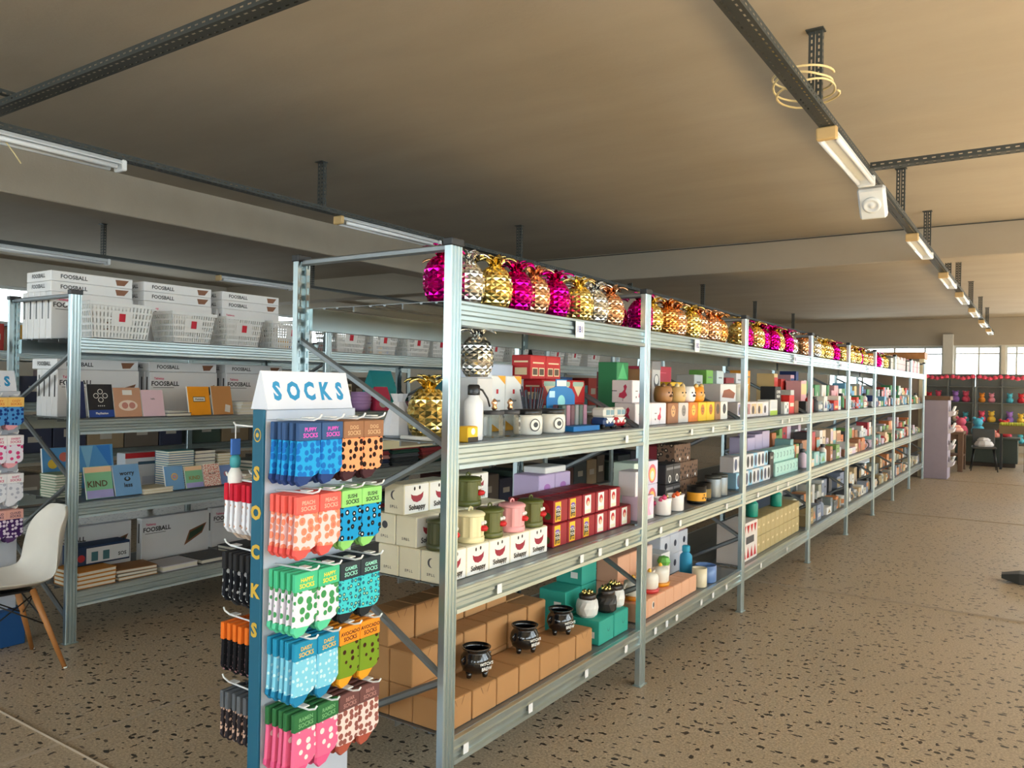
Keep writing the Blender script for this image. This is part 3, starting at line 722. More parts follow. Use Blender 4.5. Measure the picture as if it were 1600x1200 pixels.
def cauldron(label, x, y, z, rz):
    def body():
        return MB().lathe([(.0, .012), (.03, .014), (.052, .028), (.062, .055), (.058, .078), (.047, .094), (.046, .098), (.055, .108), (.057, .113), (.052, .113), (.044, .1), (.05, .08), (.045, .035), (0, .03)], 28, 'glaze_black').mesh('pot_body')
    t = lathe_thing('cauldron_mug', label, 'mug', (x, y, z), [('pot_body', 'caul', body)], 'black cauldron mugs on the brown cartons', rz)
    for k in range(3):
        a = k * 2.094 + .6; obj('foot', cached('cfoot', lambda: MB().lathe([(.008, 0), (.010, .004), (.013, .024)], 10, 'glaze_black').mesh('foot')), t, (.036 * math.cos(a), .036 * math.sin(a), 0))
    for sd in (-1, 1): obj('ear_handle', cached('cear', lambda: MB().tube([(0, .05, .055), (0, .068, .06), (0, .07, .075), (0, .054, .084)], .005, 6, 'glaze_black').mesh('ear_handle')), t, (0, 0, 0), (0, 0, 0 if sd > 0 else math.pi))
    obj('lettering', tmesh("WITCH'S", WH, .016), t, (.0635, 0, .062), FX); obj('lettering', tmesh('BREW', WH, .018), t, (.064, 0, .044), FX)
    return t
cauldron('black cauldron mug nearest the end post', -1.77, 2.42, z4 + .109, -.25)
cauldron('black cauldron mug in the middle of the brown cartons', -1.77, 2.76, z4 + .109, -.2)
cauldron('black cauldron mug nearest the turquoise boxes', -1.77, 3.055, z4 + .109, -.3)
TQ = rgb(44, 160, 142); TQ2 = rgb(30, 128, 116)
for i, y in enumerate((3.375, 3.535)):
    carton('turquoise_box', 'turquoise gift box in the front row of the bottom shelf, %s from the left' % ORD[i], 'box', -1.70, y, z4, .15, .152, .112, TQ, 'turquoise gift boxes', prints=[('d', TQ2, .02, .06, .014), ('d', TQ, .02, .064, .011)], sprints=[('r', WH, .01, .05, .03, .06)])
for i, y in enumerate((3.36, 3.52)):
    for l in range(3 if i else 2):
        carton('turquoise_box', 'turquoise gift box in the back row, %s column, %s layer' % (('left', 'right')[i], ('lower', 'middle', 'top')[l]), 'box', -1.875, y, z4 + .1135 * l, .15, .152, .112, TQ, 'turquoise gift boxes', sprints=[('r', WH, .01, .05, .03, .06)])
def crown_jar(label, x, y, z, c, rz):
    m = rgb(*c, rough=.45)
    def jar():
        mb = MB(); n = 14; prof = [(.038, 0), (.05, .012), (.054, .045), (.05, .075), (.041, .086)]
        vs = []; fs = []
        for i, (r, z_) in enumerate(prof):
            for k in range(n): a = 2 * math.pi * (k + .5 * (i % 2)) / n; rr = r * (1 + .035 * ((k * 7 + i * 3) % 3 - 1)); vs.append((rr * math.cos(a), rr * math.sin(a), z_))
        for i in range(len(prof) - 1):
            for k in range(n): q = i * n; fs.append((q + k, q + (k + 1) % n, q + n + (k + 1) % n, q + n + k))
        fs.append(tuple(reversed(range(n)))); mb.idx(vs, fs, m); return mb.mesh('faceted_jar')
    t = lathe_thing('faceted_jar', label, 'jar', (x, y, z), [('faceted_body', ('cj', m), jar), ('neck_band', 'cjn', lambda: MB().lathe([(.0405, .084), (.042, .088), (.042, .104), (.038, .108), (0, .106)], 20, rgb(40, 28, 22, rough=.35)).mesh('neck_band'))], 'faceted jars on the turquoise boxes', rz)
    for k in range(7):
        a = k * .9; obj('gold_spike', cached('spike', lambda: MB().lathe([(.008, 0), (.007, .012), (.0, .024)], 7, 'foil_gold').mesh('gold_spike')), t, (.022 * math.cos(a) * (k > 0), .022 * math.sin(a) * (k > 0), .105))
zq = z4 + .1155
crown_jar('white faceted jar with gold top, left of the black one', -1.79, 3.345, zq, (222, 222, 218), 0)
crown_jar('black faceted jar with gold top on a turquoise box', -1.755, 3.475, zq, (34, 30, 28), .5)
crown_jar('white faceted jar with gold top next to the second post', -1.765, 3.585, zq, (226, 226, 222), 1.1)
# ---- second shelf, first bay
z2 = LV[1] + .003
ORG = rgb(240, 170, 40); BLUEW = rgb(206, 214, 226)
carton('bottle_box', 'white bottle box with dark oval window, left one', 'box', -1.97, 2.615, z2, .09, .1, .23, WH, 'white bottle boxes', prints=[('r', BLK, -.03, .03, .1, .15), ('r', rgb(90, 180, 190), -.04, -.015, .205, .215)])
carton('bottle_box', 'white bottle box with dark slot window, right one', 'box', -1.97, 2.72, z2, .09, .1, .23, WH, 'white bottle boxes', prints=[('r', BLK, -.016, .016, .1, .15), ('r', rgb(90, 180, 190), .015, .04, .205, .215)])
for i in range(2):
    carton('orange_corner_box', 'white box with orange corners beside the bottle boxes, %s from the left' % ORD[i], 'box', -1.99, 2.845 + .13 * i, z2, .11, .125, .245, WH, 'white boxes with orange corners', prints=[('p', ORG, [(.0, .245), (.062, .245), (.062, .205)]), ('p', ORG, [(-.062, 0), (-.062, .045), (.03, 0)]), ('p', RED, [(-.008, .165), (.008, .165), (.008, .185), (-.008, .185)])], text=[('amuse', GREYT, .016, 0, .135)])
carton('bottle_box', 'plain pale blue box standing behind the orange-cornered boxes', 'box', -2.12, 3.07, z2, .12, .18, .30, BLUEW)
carton('bottle_box', 'pale blue box stacked on the white bottle boxes', 'box', -1.955, 2.67, z2 + .233, .12, .17, .125, BLUEW, text=[('MUG SET', WH, .02, 0, .075)])
pineapple(-1.85, 2.50, z2 + .233, S, 'silver pineapple standing above the white water bottle', .95, True, 0, g2)
carton('bottle_box', 'grey-white box carrying the silver pineapple', 'box', -1.805, 2.50, z2, .10, .10, .231, rgb(200, 202, 204))
def bottle(label, x, y, z, m, capm, h=.2, r=.035, group=None, strap=False):
    t = lathe_thing('water_bottle', label, 'bottle', (x, y, z), [('bottle_body', ('bot', m, h, r), lambda: MB().lathe([(r * .94, 0), (r, .006), (r, h * .62), (r * .93, h * .7), (r * .55, h * .78), (r * .55, h * .82)], 24, m).mesh('bottle_body')),
                    ('bottle_cap', ('botc', capm, h, r), lambda: MB().lathe([(r * .62, h * .81), (r * .64, h * .83), (r * .64, h * .97), (r * .5, h), (0, h)], 20, capm).mesh('bottle_cap'))], group)
    if strap: obj('strap', cached('strap', lambda: MB().tube([(0, .02, h * .93), (.01, .04, h * .9), (.02, .06, h * .75), (.02, .075, h * .6)], .004, 6, BLK).mesh('strap')), t)
    return t
bottle('white water bottle with black cap and strap by the end post', -1.735, 2.33, z2, rgb(226, 228, 230, rough=.35), BLK, .205, .036, strap=True)
carton('small_box', 'small yellow and black box in front of the white bottle', 'box', -1.672, 2.245, z2, .04, .06, .055, YEL, prints=[('r', BLK, -.03, .03, .0, .018), ('d', WH, 0, .038, .012)])
def lidjar(label, x, y, z, r=.062, h=.105):
    t = lathe_thing('lidded_jar', label, 'jar', (x, y, z), [('jar_body', ('lj', r), lambda: MB().lathe([(r * .9, 0), (r * .98, .008), (r, h * .5), (r * .97, h * .7), (r * .88, h * .8)], 32, rgb(230, 228, 218, rough=.25)).mesh('jar_body')),
                    ('black_lid', ('ljl', r), lambda: MB().lathe([(r * .93, h * .79), (r * .95, h * .81), (r * .95, h * .98), (r * .9, h), (0, h)], 32, BLK).mesh('black_lid'))], 'white jars with black lids', -.5)
    mb = MB(); art(mb, r + .0005, [('d', BLK, 0, .042, .024, 1.1), ('d', rgb(228, 226, 216), 0, .042, .020, 1.1), ('d', BLK, .003, .043, .011)])
    obj('round_emblem', cached(('lje', r), lambda: mb.mesh('round_emblem', False)), t)
lidjar('white jar with black lid and round emblem, left of the pair', -1.775, 2.765, z2); lidjar('white jar with black lid and round emblem, right of the pair', -1.775, 2.955, z2)
def glassjar(label, x, y, z):
    lathe_thing('glass_jar', label, 'jar', (x, y, z), [('glass', 'gj', lambda: MB().lathe([(.038, 0), (.043, .01), (.043, .075), (.036, .09)], 12, 'clear_glass', smooth=False, capt=False).mesh('glass')), ('lid', 'gjl', lambda: MB().lathe([(.038, .089), (.04, .091), (.04, .104), (0, .106)], 20, GREYT).mesh('lid')),
                 ('ornament_knob', 'gjo', lambda: MB().lathe([(.005, .105), (.012, .112), (.008, .125), (.013, .135), (.006, .148), (0, .152)], 10, 'foil_rose').mesh('ornament_knob'))], 'clear jars with ornament knobs')
glassjar('clear faceted jar with ornament knob, left one', -1.765, 2.505, z2); glassjar('clear faceted jar with ornament knob, right one', -1.765, 2.615, z2)
t = thing('pen_holder', 'bundle of dark spiky straws behind the right white jar', 'straws', (-1.90, 2.99, z2))
obj('cup', MB().lathe([(.03, 0), (.032, .1)], 16, GREYT, capt=False).mesh('cup'), t)
for k in range(22):
    a = k * 2.4; r = .005 + .021 * (k / 22) ** .5; h = .17 + .03 * math.sin(k * 1.7)
    obj('straw', MB().tube([(r * .8 * math.cos(a), r * .8 * math.sin(a), .004), (r * 2.2 * math.cos(a), r * 2.2 * math.sin(a), h)], .0035, 5, rgb(80, 84, 96)).mesh('straw'), t)
BLUE = rgb(20, 116, 184)
t = thing('counter_display', 'blue cardboard counter display holding small packets', 'display', (-1.80, 3.20, z2))
obj('tray', MB().box(-.07, .07, -.125, .125, 0, .022, BLUE).mesh('tray'), t)
obj('back_card', MB().prism([(-.13, 0), (.13, 0), (.13, .16), (.1, .19), (.05, .2), (.05, .235), (-.05, .235), (-.05, .2), (-.1, .19), (-.13, .15)], -.074, -.070, BLUE, 'x').mesh('back_card'), t)
m2 = MB(); art(m2, -.0695, [('r', rgb(180, 220, 240), -.11, -.06, .15, .18), ('r', WH, -.045, .045, .203, .23), ('d', rgb(150, 220, 220), 0, .13, .035, .9)]); obj('printed_artwork', m2.mesh('printed_artwork', False), t)
for k in range(12):
    obj('packet', cached(('pk', k % 4), lambda: MB().cbox(-.012, .012, -.016, .016, 0, .095, [rgb(96, 60, 72), rgb(120, 126, 128), rgb(70, 90, 84), rgb(150, 110, 130)][k % 4], .003).mesh('packet')), t, (-.035 + .03 * (k // 6), -.1 + .04 * (k % 6), .0225))
VANR = rgb(196, 32, 34); PEACHY = rgb(240, 214, 170)
def vanbox(label, x, y, z, kind):
    pr = [('r', VANR, -.07, .07, 0, .1), ('p', PEACHY, [(-.06, .1), (.06, .1), (.0, .03)]), ('r', rgb(170, 200, 180), -.055, .055, .085, .108)] if kind else [('r', PEACHY, -.05, .05, .075, .082), ('r', PEACHY, -.055, -.005, .015, .055), ('r', rgb(90, 70, 50), -.05, -.01, .02, .05), ('r', PEACHY, .005, .055, .015, .055), ('r', rgb(90, 70, 50), .01, .05, .02, .05)]
    carton('van_box', label, 'box', x, y, z, .11, .14, .115, VANR, 'red boxes printed like camper vans', prints=pr, sprints=[('r', PEACHY, -.04, .04, .08, .088), ('r', PEACHY, -.035, .035, .02, .055)])
for l in range(3):
    for i in range(2 if l == 2 else 3):
        vanbox('red camper van box, %s layer, %s from the left' % (('bottom', 'middle', 'top')[l], ORD[i]), -1.995 - (.03 if l == 2 else 0), 3.30 + .143 * i - (.06 if l == 2 else 0), z2 + .1175 * l, l < 2)
def van(label, x, y, z, c):
    m = rgb(*c, rough=.25)
    t = thing('camper_van_mug', label, 'mug', (x, y, z), -.15, 'camper van mugs')
    obj('van_body', cached(('vanb', m), lambda: MB().cbox(-.045, .045, -.045, .045, .012, .055, m, .012).mesh('van_body')), t)
    obj('van_cab', cached('vanc', lambda: MB().cbox(-.043, .043, -.043, .043, .053, .102, rgb(230, 228, 218, rough=.25), .012).mesh('van_cab')), t)
    m2 = MB(); art(m2, .0432, [('r', rgb(120, 150, 160), -.033, -.002, .068, .092), ('r', rgb(120, 150, 160), .002, .033, .068, .092)]); obj('windscreen', m2.mesh('windscreen', False), t)
    m2 = MB(); art(m2, .0452, [('p', rgb(230, 228, 218), [(-.033, .055), (.033, .055), (0, .028)]), ('d', WH, 0, .042, .011)]); obj('badge', m2.mesh('badge', False), t)
    for a in (-.028, .028):
        for b in (-1, 1): obj('wheel', cached('vw', lambda: MB().tube([(0, -.006, 0), (0, .006, 0)], .012, 14, BLK).mesh('wheel')), t, (a, b * .04, .012))
        obj('headlamp', cached('vh', lambda: MB().tube([(0, 0, 0), (.004, 0, 0)], .008, 12, WH).mesh('headlamp')), t, (.044, a, .036))
van('blue and white camper van mug', -1.76, 3.415, z2, (40, 70, 120)); van('red and white camper van mug', -1.76, 3.535, z2, (190, 24, 40))
van('orange and white camper van mug behind the blue one', -1.90, 3.38, z2, (200, 80, 50)) if False else None
FL = rgb(206, 56, 92)
flam = [('p', FL, [(-.02, .03), (.012, .022), (.03, .04), (.02, .06), (.028, .085), (.02, .098), (.008, .088), (.012, .07), (0, .055), (-.015, .05)]), ('r', rgb(120, 90, 100), .004, .007, .008, .025), ('r', GREYT, -.06, -.03, .06, .064)]
def flambox(label, x, y, z, w=.19):
    carton('flamingo_box', label, 'box', x, y, z, .12, w, .118, rgb(238, 230, 232), 'white boxes with pink flamingo print', prints=flam + [('d', BLK, -.05, .03, .006)], sprints=flam)
flambox('white flamingo box, upper layer at the right of the van boxes', -2.16, 3.52, z2 + .122, .2); flambox('white flamingo box, lower layer at the right of the van boxes', -2.16, 3.52, z2, .2)
flambox('white flamingo box in the front row of the second bay, left', -1.74, 3.84, z2, .2); flambox('white flamingo box in the front row of the second bay, right', -1.74, 4.045, z2, .2)
flambox('white flamingo box in the upper layer of the second bay', -1.77, 3.86, z2 + .1205, .19)

# ---- second bay of the long rack
def gbox(label, x, y, z, d, w, h, m, prints=(), text=(), name='gift_box', group=None, top=None, sprints=(), seam=False, rz=0):
    return carton(name, label, 'box', x, y, z, d, w, h, m, group, prints=prints, text=text, top=top, sprints=sprints, seam=seam, rz=rz)
ga = 'small animal mug boxes'
face = lambda m, e=BLK: [('d', m, 0, .07, .032, 1.05), ('d', e, -.012, .078, .005), ('d', e, .012, .078, .005), ('d', e, 0, .06, .007, .7)]
for i, (c, y, w, c2, nm) in enumerate((((150, 96, 60), 4.235, .155, (206, 160, 110), 'brown bear'), ((206, 200, 194), 4.395, .15, (130, 126, 124), 'pale grey dog'), ((222, 120, 30), 4.553, .145, (240, 190, 80), 'orange tiger'), ((236, 190, 30), 4.706, .14, (190, 110, 20), 'yellow lion'), ((238, 194, 36), 4.852, .14, (180, 100, 20), 'yellow giraffe'), ((160, 116, 76), 4.985, .1, (90, 70, 50), 'kraft owl'), ((230, 228, 220), 5.11, .13, (50, 50, 54), 'white panda'))):
    gbox('%s face box in the front row of the second bay' % nm, -1.735, y, z2, .11, w, .117, rgb(*c), face(rgb(*c2)), (), 'animal_box', ga)
def animal_mug(label, x, y, z, c, c2, ears=True, r=.052, h=.095):
    m = rgb(*c, rough=.3); m_2 = rgb(*c2, rough=.3)
    t = lathe_thing('animal_mug', label, 'mug', (x, y, z), [('mug_body', ('am', m, r), lambda: MB().lathe([(r * .8, 0), (r, .012), (r * 1.05, h * .45), (r * .95, h * .85), (r * .8, h), (r * .72, h), (r * .8, h * .7), (0, h * .3)], 24, m).mesh('mug_body'))], 'animal mugs', -.2)
    obj('handle', cached(('amh', m), lambda: handle_mesh(m, .024, .006, .05, r)), t)
    for sd in (-1, 1):
        if ears: obj('ear', cached(('ame', m_2), lambda: MB().lathe([(.016, 0), (.013, .015), (.0, .026)], 10, m_2).mesh('ear')), t, (.02, sd * .03, h - .006))
        obj('eye', cached('amy', lambda: MB().lathe([(0, -.006), (.006, 0), (0, .006)], 10, BLK).mesh('eye')), t, (r * 1.0, sd * .016, h * .6))
    obj('snout', cached(('ams', m_2), lambda: MB().lathe([(0, -.01), (.012, -.006), (.014, 0), (0, .01)], 12, m_2).mesh('snout')), t, (r * 1.0, 0, h * .42))
    return t
zu = z2 + .1185
animal_mug('brown dog mug on the animal boxes', -1.80, 4.24, zu, (170, 120, 74), (110, 76, 50)); animal_mug('beige cat mug on the animal boxes', -1.79, 4.42, zu, (206, 170, 110), (230, 206, 160)); animal_mug('white penguin mug on the animal boxes', -1.79, 4.575, zu, (232, 232, 230), (70, 74, 84), False); animal_mug('orange tiger mug on the animal boxes', -1.79, 4.73, zu, (232, 150, 40), (240, 200, 120))
gbox('yellow box lying behind the tiger mug', -1.90, 4.70, z2 + .1185, .10, .2, .12, rgb(238, 190, 30), [('d', RED, -.06, .06, .03)])
gbox('tall grey patterned box behind the beige cat mug', -1.93, 4.44, z2, .09, .12, .36, rgb(198, 196, 192), [('d', GREYT, 0, .24, .04, 1.1), ('d', rgb(220, 218, 212), 0, .25, .028), ('r', rgb(120, 120, 124), -.06, .06, .31, .36)])
gbox('brown owl box beside the tall grey box', -1.93, 4.29, z2, .09, .13, .31, rgb(170, 120, 86), [('r', rgb(214, 160, 120), -.03, .03, .24, .29)])
gbox('green bottle crate top above the flamingo boxes', -2.0, 4.12, z2, .12, .15, .345, rgb(50, 140, 80), [('p', rgb(90, 190, 120), [(-.06, .25), (.0, .34), (.06, .25)])])
for i in range(3): gbox('brown photo box in the back of the second bay, %s from left' % ORD[i], -1.92, 5.045 - .0 + .13 * (i - 1) - .02, z2, .15, .125, .215 - .06 * (i == 2), rgb(160, 122, 90), [('r', rgb(200, 130, 90), -.05, .05, .12, .16), ('r', rgb(90, 66, 50), -.05, .02, .02, .06)])
gbox('crimson lidded box high in the second bay', -2.12, 4.98, z2, .2, .3, .345, rgb(190, 24, 60), [('r', rgb(230, 90, 120), -.08, .06, .3, .304)])
for i in range(3): gbox('dark red flat box in the pile behind the mugs, %s layer' % ('lowest', 'middle', 'top')[i], -2.16, 4.66, z2 + .1 * i, .22, .28, .098, rgb(110, 14, 30))
gw = 'unicorn gift boxes'
UN = rgb(246, 176, 204); MINTY = rgb(214, 230, 214)
gbox('pink unicorn box in front of the third shelf', -1.715, 3.855, zs, .11, .17, .125, rgb(240, 214, 232), [('p', UN, [(-.08, .03), (.0, .11), (.06, .12), (.02, .06), (.05, .02)]), ('r', WH, -.08, .08, .0, .02)], (), 'unicorn_box', gw)
gbox('white floral unicorn box above the pink one', -1.74, 3.83, zs + .127, .1, .14, .13, rgb(244, 236, 236), [('d', RED, .02, .1, .012), ('d', UN, -.03, .07, .016), ('d', rgb(180, 150, 120), .03, .05, .012), ('d', RED, -.02, .03, .01)], (), 'unicorn_box', gw)
for i in range(2):
    for l in range(2): gbox('pale rainbow unicorn box, %s layer, %s one' % (('lower', 'upper')[l], ('left', 'right')[i]), -1.87, 4.10 + .165 * i, zs + .137 * l, .13, .16, .135, MINTY if i == 0 else rgb(230, 222, 240), [('d', rgb(232, 120, 130), 0, .06, .055), ('d', rgb(250, 210, 110), 0, .055, .04), ('d', MINTY, 0, .05, .026)], (), 'unicorn_box', gw)
def unicorn(label, x, y, z, c):
    m = rgb(238, 234, 232, rough=.25); m_2 = rgb(*c, rough=.3)
    t = lathe_thing('unicorn_mug', label, 'mug', (x, y, z), [('mug_body', 'unb', lambda: MB().lathe([(.04, 0), (.046, .008), (.046, .07), (.05, .095), (.046, .095), (.042, .07), (0, .02)], 24, m).mesh('mug_body')), ('horn', 'unh', lambda: MB().lathe([(.008, .09), (.0, .128)], 8, 'foil_gold', (.03, 0)).mesh('horn'))], 'unicorn mugs', -.2)
    for k in range(5):
        obj('mane_lock', cached(('mane', m_2), lambda: MB().lathe([(0, -.016), (.014, -.008), (.015, .004), (0, .018)], 10, m_2).mesh('mane_lock')), t, (.03 - .018 * k, -.03 - .006 * (k % 2), .1 - .012 * k))
unicorn('white unicorn mug with a pink mane', -1.715, 4.06, zs, (214, 70, 120)); unicorn('white unicorn mug with an orange mane', -1.715, 4.245, zs, (226, 96, 40))
for i in range(2):
    for l in range(2): gbox('black number box by the unicorn mugs, %s layer, %s one' % (('lower', 'upper')[l], ('left', 'right')[i]), -1.84, 4.455 + .112 * i, zs + .12 * l, .11, .11, .118, rgb(40, 40, 44), [('d', WH, 0, .03, .02, 1.2), ('d', rgb(40, 40, 44), 0, .03, .012, 1.3), ('r', rgb(120, 120, 124), -.05, .05, .085, .1)], name='number_box')
for i in range(3):
    for l in range(3 - (i == 2)): gbox('camouflage patterned box, %s layer, %s from the left' % (('lower', 'middle', 'top')[l], ORD[i]), -1.88, 4.69 + .135 * i, zs + .115 * l, .12, .132, .113, spots('camo', (120, 96, 80), (60, 52, 48), 30, .4, (190, 170, 150)), [('d', WH, .02, .02, .01)], name='camo_box')
def mug(label, x, y, z, c, band=None, r=.042, h=.095, group='mugs on the rack', rz=0.0):
    m = rgb(*c, rough=.3)
    parts = [('mug_body', ('mg', m, r, h), lambda: MB().lathe([(r * .92, 0), (r, .006), (r, h), (r * .92, h), (r * .9, .012), (0, .012)], 26, m, capt=False).mesh('mug_body')), ('handle', ('mgh', m, r, h), lambda: handle_mesh(m, h * .28, .006, h * .5, r))]
    if band: mb_ = rgb(*band, rough=.35); parts.append(('printed_band', ('mgb', mb_, r, h), lambda: MB().lathe([(r + .0006, h * .18), (r + .0006, h * .66)], 26, mb_, capb=False, capt=False).mesh('printed_band', False)))
    return lathe_thing('mug', label, 'mug', (x, y, z), parts, group, rz)
t = mug('black mug with yellow hazard band in front of the black boxes', -1.725, 4.60, zs, (24, 24, 26), (226, 160, 30), .058, .105)
m2 = MB(); art(m2, .0588, [('p', BLK, [(0, .045), (-.006, .062), (.006, .062)]), ('p', BLK, [(0, .045), (.018, .04), (.013, .028)]), ('p', BLK, [(0, .045), (-.018, .04), (-.013, .028)])])
for j, f_ in enumerate(m2.f):
    q = MB(); q.face([(m2.v[i][0] + .0005, m2.v[i][1], m2.v[i][2]) for i in f_], BLK); obj('hazard_blade', q.mesh('hazard_blade', False), t, (0, 0, 0), (0, 0, -.35))
mug('plain black mug with thin gold band beside the hazard mug', -1.74, 4.755, zs, (22, 22, 22), (120, 96, 30), .048, .11)
gbox('red gift sack box high on the third shelf of the second bay', -2.05, 5.0, zs, .16, .3, .31, rgb(180, 20, 44), (), [('I LOVE', WH, .04, 0, .25)])
for i in range(2): lathe_thing('metal_tin', 'dark metal tin near the third post, %s one' % ('left', 'right')[i], 'tin', (-1.74, 4.93 + .125 * i, zs), [('tin_body', 'tin', lambda: MB().lathe([(.05, 0), (.052, .004), (.052, .12), (.05, .124)], 24, 'galvanised_deck').mesh('tin_body')), ('tin_lid', 'tinl', lambda: MB().lathe([(.053, .118), (.053, .135), (.05, .138), (0, .138)], 24, 'dark_steel').mesh('tin_lid'))], 'metal tins')
PCH = rgb(226, 172, 138)
for i in range(7): gbox('peach carton in the front row of the bottom shelf, %s from the second post' % ORD[i], -1.70, 3.79 + .118 * i, z4, .12, .114, .095, PCH, [('d', WH, .01, .055, .014, 1.4), ('d', GREYT, .014, .055, .01, 1.4)] if i == 1 else (), (), 'peach_carton', 'peach cartons', seam=True)
for i in range(3):
    for l in range(2): gbox('peach carton in the back, %s layer, %s from the left' % (('lower', 'upper')[l], ORD[i]), -1.90, 3.97 + .155 * i, z4 + .142 * l, .13, .15, .14, PCH if i < 2 else rgb(232, 206, 190), [('d', WH, .02, .07, .016, 1.5)] if i == 1 else (), (), 'peach_carton', 'peach cartons', seam=True)
def egg_mug(label, x, y, z, c):
    m = rgb(*c, rough=.3)
    t = lathe_thing('lidded_mug', label, 'mug', (x, y, z), [('saucer_base', ('egb', m), lambda: MB().lathe([(.03, 0), (.05, .008), (.056, .024), (.05, .026), (0, .024)], 24, m).mesh('saucer_base')), ('cup_body', 'egc', lambda: MB().lathe([(.036, .022), (.048, .035), (.05, .08), (.046, .1), (.02, .112), (0, .114)], 24, rgb(240, 236, 224, rough=.3)).mesh('cup_body')), ('knob', 'egk', lambda: MB().lathe([(.008, .112), (.012, .12), (.006, .13), (0, .134)], 12, rgb(244, 190, 60, rough=.3)).mesh('knob'))], 'cream lidded mugs with coloured bases', -.3)
    obj('handle', cached('egh', lambda: handle_mesh(rgb(240, 236, 224, rough=.3), .024, .006, .065, .05)), t, (0, 0, 0), (0, 0, math.pi))
zp = z4 + .0965
egg_mug('cream lidded mug with orange base beside the second post', -1.765, 3.80, zp, (224, 140, 30)); egg_mug('cream lidded mug with red base on the peach cartons', -1.755, 3.99, zp, (206, 60, 60)); egg_mug('cream lidded mug with amber base right of the red one', -1.765, 4.16, zp, (226, 150, 30))
mug('tall cream cup right of the peach cartons', -1.72, 4.66, z4, (226, 216, 186), None, .045, .115)
t = mug('big blue mug with round handle on the bottom shelf', -1.735, 4.81, z4, (104, 136, 188), None, .066, .105)
bottle('turquoise drinking bottle behind the blue mug', -1.875, 4.83, z4, rgb(40, 150, 190), rgb(40, 160, 190), .205, .04)
lathe_thing('bunny_cup', 'white cup with a green leafy top beside the peach boxes', 'cup', (-1.86, 4.435, z4), [('cup_body', 'bc', lambda: MB().lathe([(.03, 0), (.036, .15), (.034, .155)], 18, rgb(236, 226, 222)).mesh('cup_body')), ('leaf_top', 'bct', lambda: MB().lathe([(.03, .155), (.042, .175), (.03, .2), (0, .21)], 8, rgb(120, 196, 90), smooth=False).mesh('leaf_top'))])
gbox('white photo box beside the leafy cup', -1.90, 4.56, z4, .12, .13, .2, WH, [('r', rgb(170, 170, 176), -.05, .05, .03, .1)])
for i in range(3):
    for l in range(3 if i < 2 else 2): gbox('white mug box with dark window, %s layer, %s column' % (('lower', 'middle', 'top')[l], ORD[i]), -1.98, 4.74 + .155 * i, z4 + .13 * l, .15, .15, .128, rgb(206, 208, 216), [('d', rgb(40, 44, 60), .01, .066, .022)], (), 'mug_box', 'white mug boxes with a dark picture', seam=True)
gbox('red box on the white mug boxes of the bottom shelf', -1.99, 5.05, z4 + .2615, .14, .15, .12, rgb(170, 24, 40))

# ---- third bay
for i in range(5):
    c = [(150, 150, 190), (170, 120, 120), (196, 170, 130), (226, 196, 150), (214, 214, 220)][i]
    gbox('small picture box in the front row of the third bay, %s from left' % ORD[i], -1.735, 5.46 + .15 * i, z2, .1, .142, .108, rgb(220, 212, 210), [('r', rgb(*c), -.06, .06, .02, .095), ('d', rgb(60, 50, 60), -.02, .05, .03)], (), 'picture_box', 'small picture boxes')
gbox('meadow print box in the front row of the third bay', -1.735, 6.28, z2, .1, .2, .12, rgb(226, 226, 222), [('r', rgb(170, 200, 60), -.1, .1, 0, .035), ('r', rgb(200, 206, 210), -.09, .09, .05, .11)])
gbox('black box with white lettering on the second shelf', -1.76, 6.49, z2, .12, .17, .225, rgb(28, 28, 30), (), [('COFFEE', WH, .032, 0, .18), ('BREAK', WH, .032, 0, .145)])
gbox('white box with black flecks beside the black box', -1.735, 6.66, z2, .1, .13, .1, WH, [('d', BLK, -.03, .06, .015), ('d', BLK, .03, .03, .018), ('d', BLK, .02, .08, .01)])
gbox('red patterned box at the end of the third bay', -1.735, 6.82, z2, .1, .15, .155, rgb(206, 40, 36), [('r', rgb(240, 210, 190), -.06, .06, .06, .09)])
gbox('brown box beside the fourth post on the second shelf', -1.735, 6.98, z2, .1, .13, .11, rgb(140, 86, 56))
gbox('white photo box with brown picture behind the small boxes', -1.88, 5.62, z2, .13, .34, .235, rgb(224, 220, 216), [('p', rgb(150, 80, 50), [(-.14, .14), (.12, .13), (.15, .17), (.02, .2), (-.1, .19)])])
lathe_thing('white_canister', 'plain white canister behind the small picture boxes', 'canister', (-1.93, 5.95, z2), [('canister_body', 'can', lambda: MB().lathe([(.085, 0), (.088, .006), (.088, .2), (.086, .235)], 28, rgb(226, 224, 208, rough=.35)).mesh('canister_body')), ('canister_lid', 'canl', lambda: MB().lathe([(.089, .225), (.089, .24), (0, .245)], 28, rgb(236, 234, 222)).mesh('canister_lid'))])
for i, (c, w, h) in enumerate((((206, 206, 200), .17, .3), ((130, 190, 80), .14, .34), ((216, 226, 222), .16, .34), ((150, 24, 30), .2, .29), ((222, 222, 222), .16, .33), ((240, 160, 30), .12, .36))):
    gbox('%s tall carton at the back of the third bay' % ('grey', 'leaf green', 'pale mint', 'dark red', 'striped white', 'amber')[i], -2.08, 5.55 + .235 * i, z2, .14, w, h, rgb(*c), [('r', rgb(120, 120, 120), -.04, .04, h - .06, h - .05)])
for i in range(9):
    c = [(70, 80, 110), (60, 56, 60), (50, 60, 90), (40, 46, 50), (60, 60, 66)][i % 5]
    for l in range(2): gbox('white box with dark print on the third shelf, %s layer, %s from left' % (('lower', 'upper')[l], ORD[i]), -1.735 - .02 * l, 5.43 + .092 * i, zs + .112 * l, .1, .088, .11, rgb(214, 216, 220) if (i + l) % 3 else rgb(150, 200, 226), [('d', rgb(*c), .0, .055, .03, 1.4)], (), 'printed_box', 'white boxes with dark print')
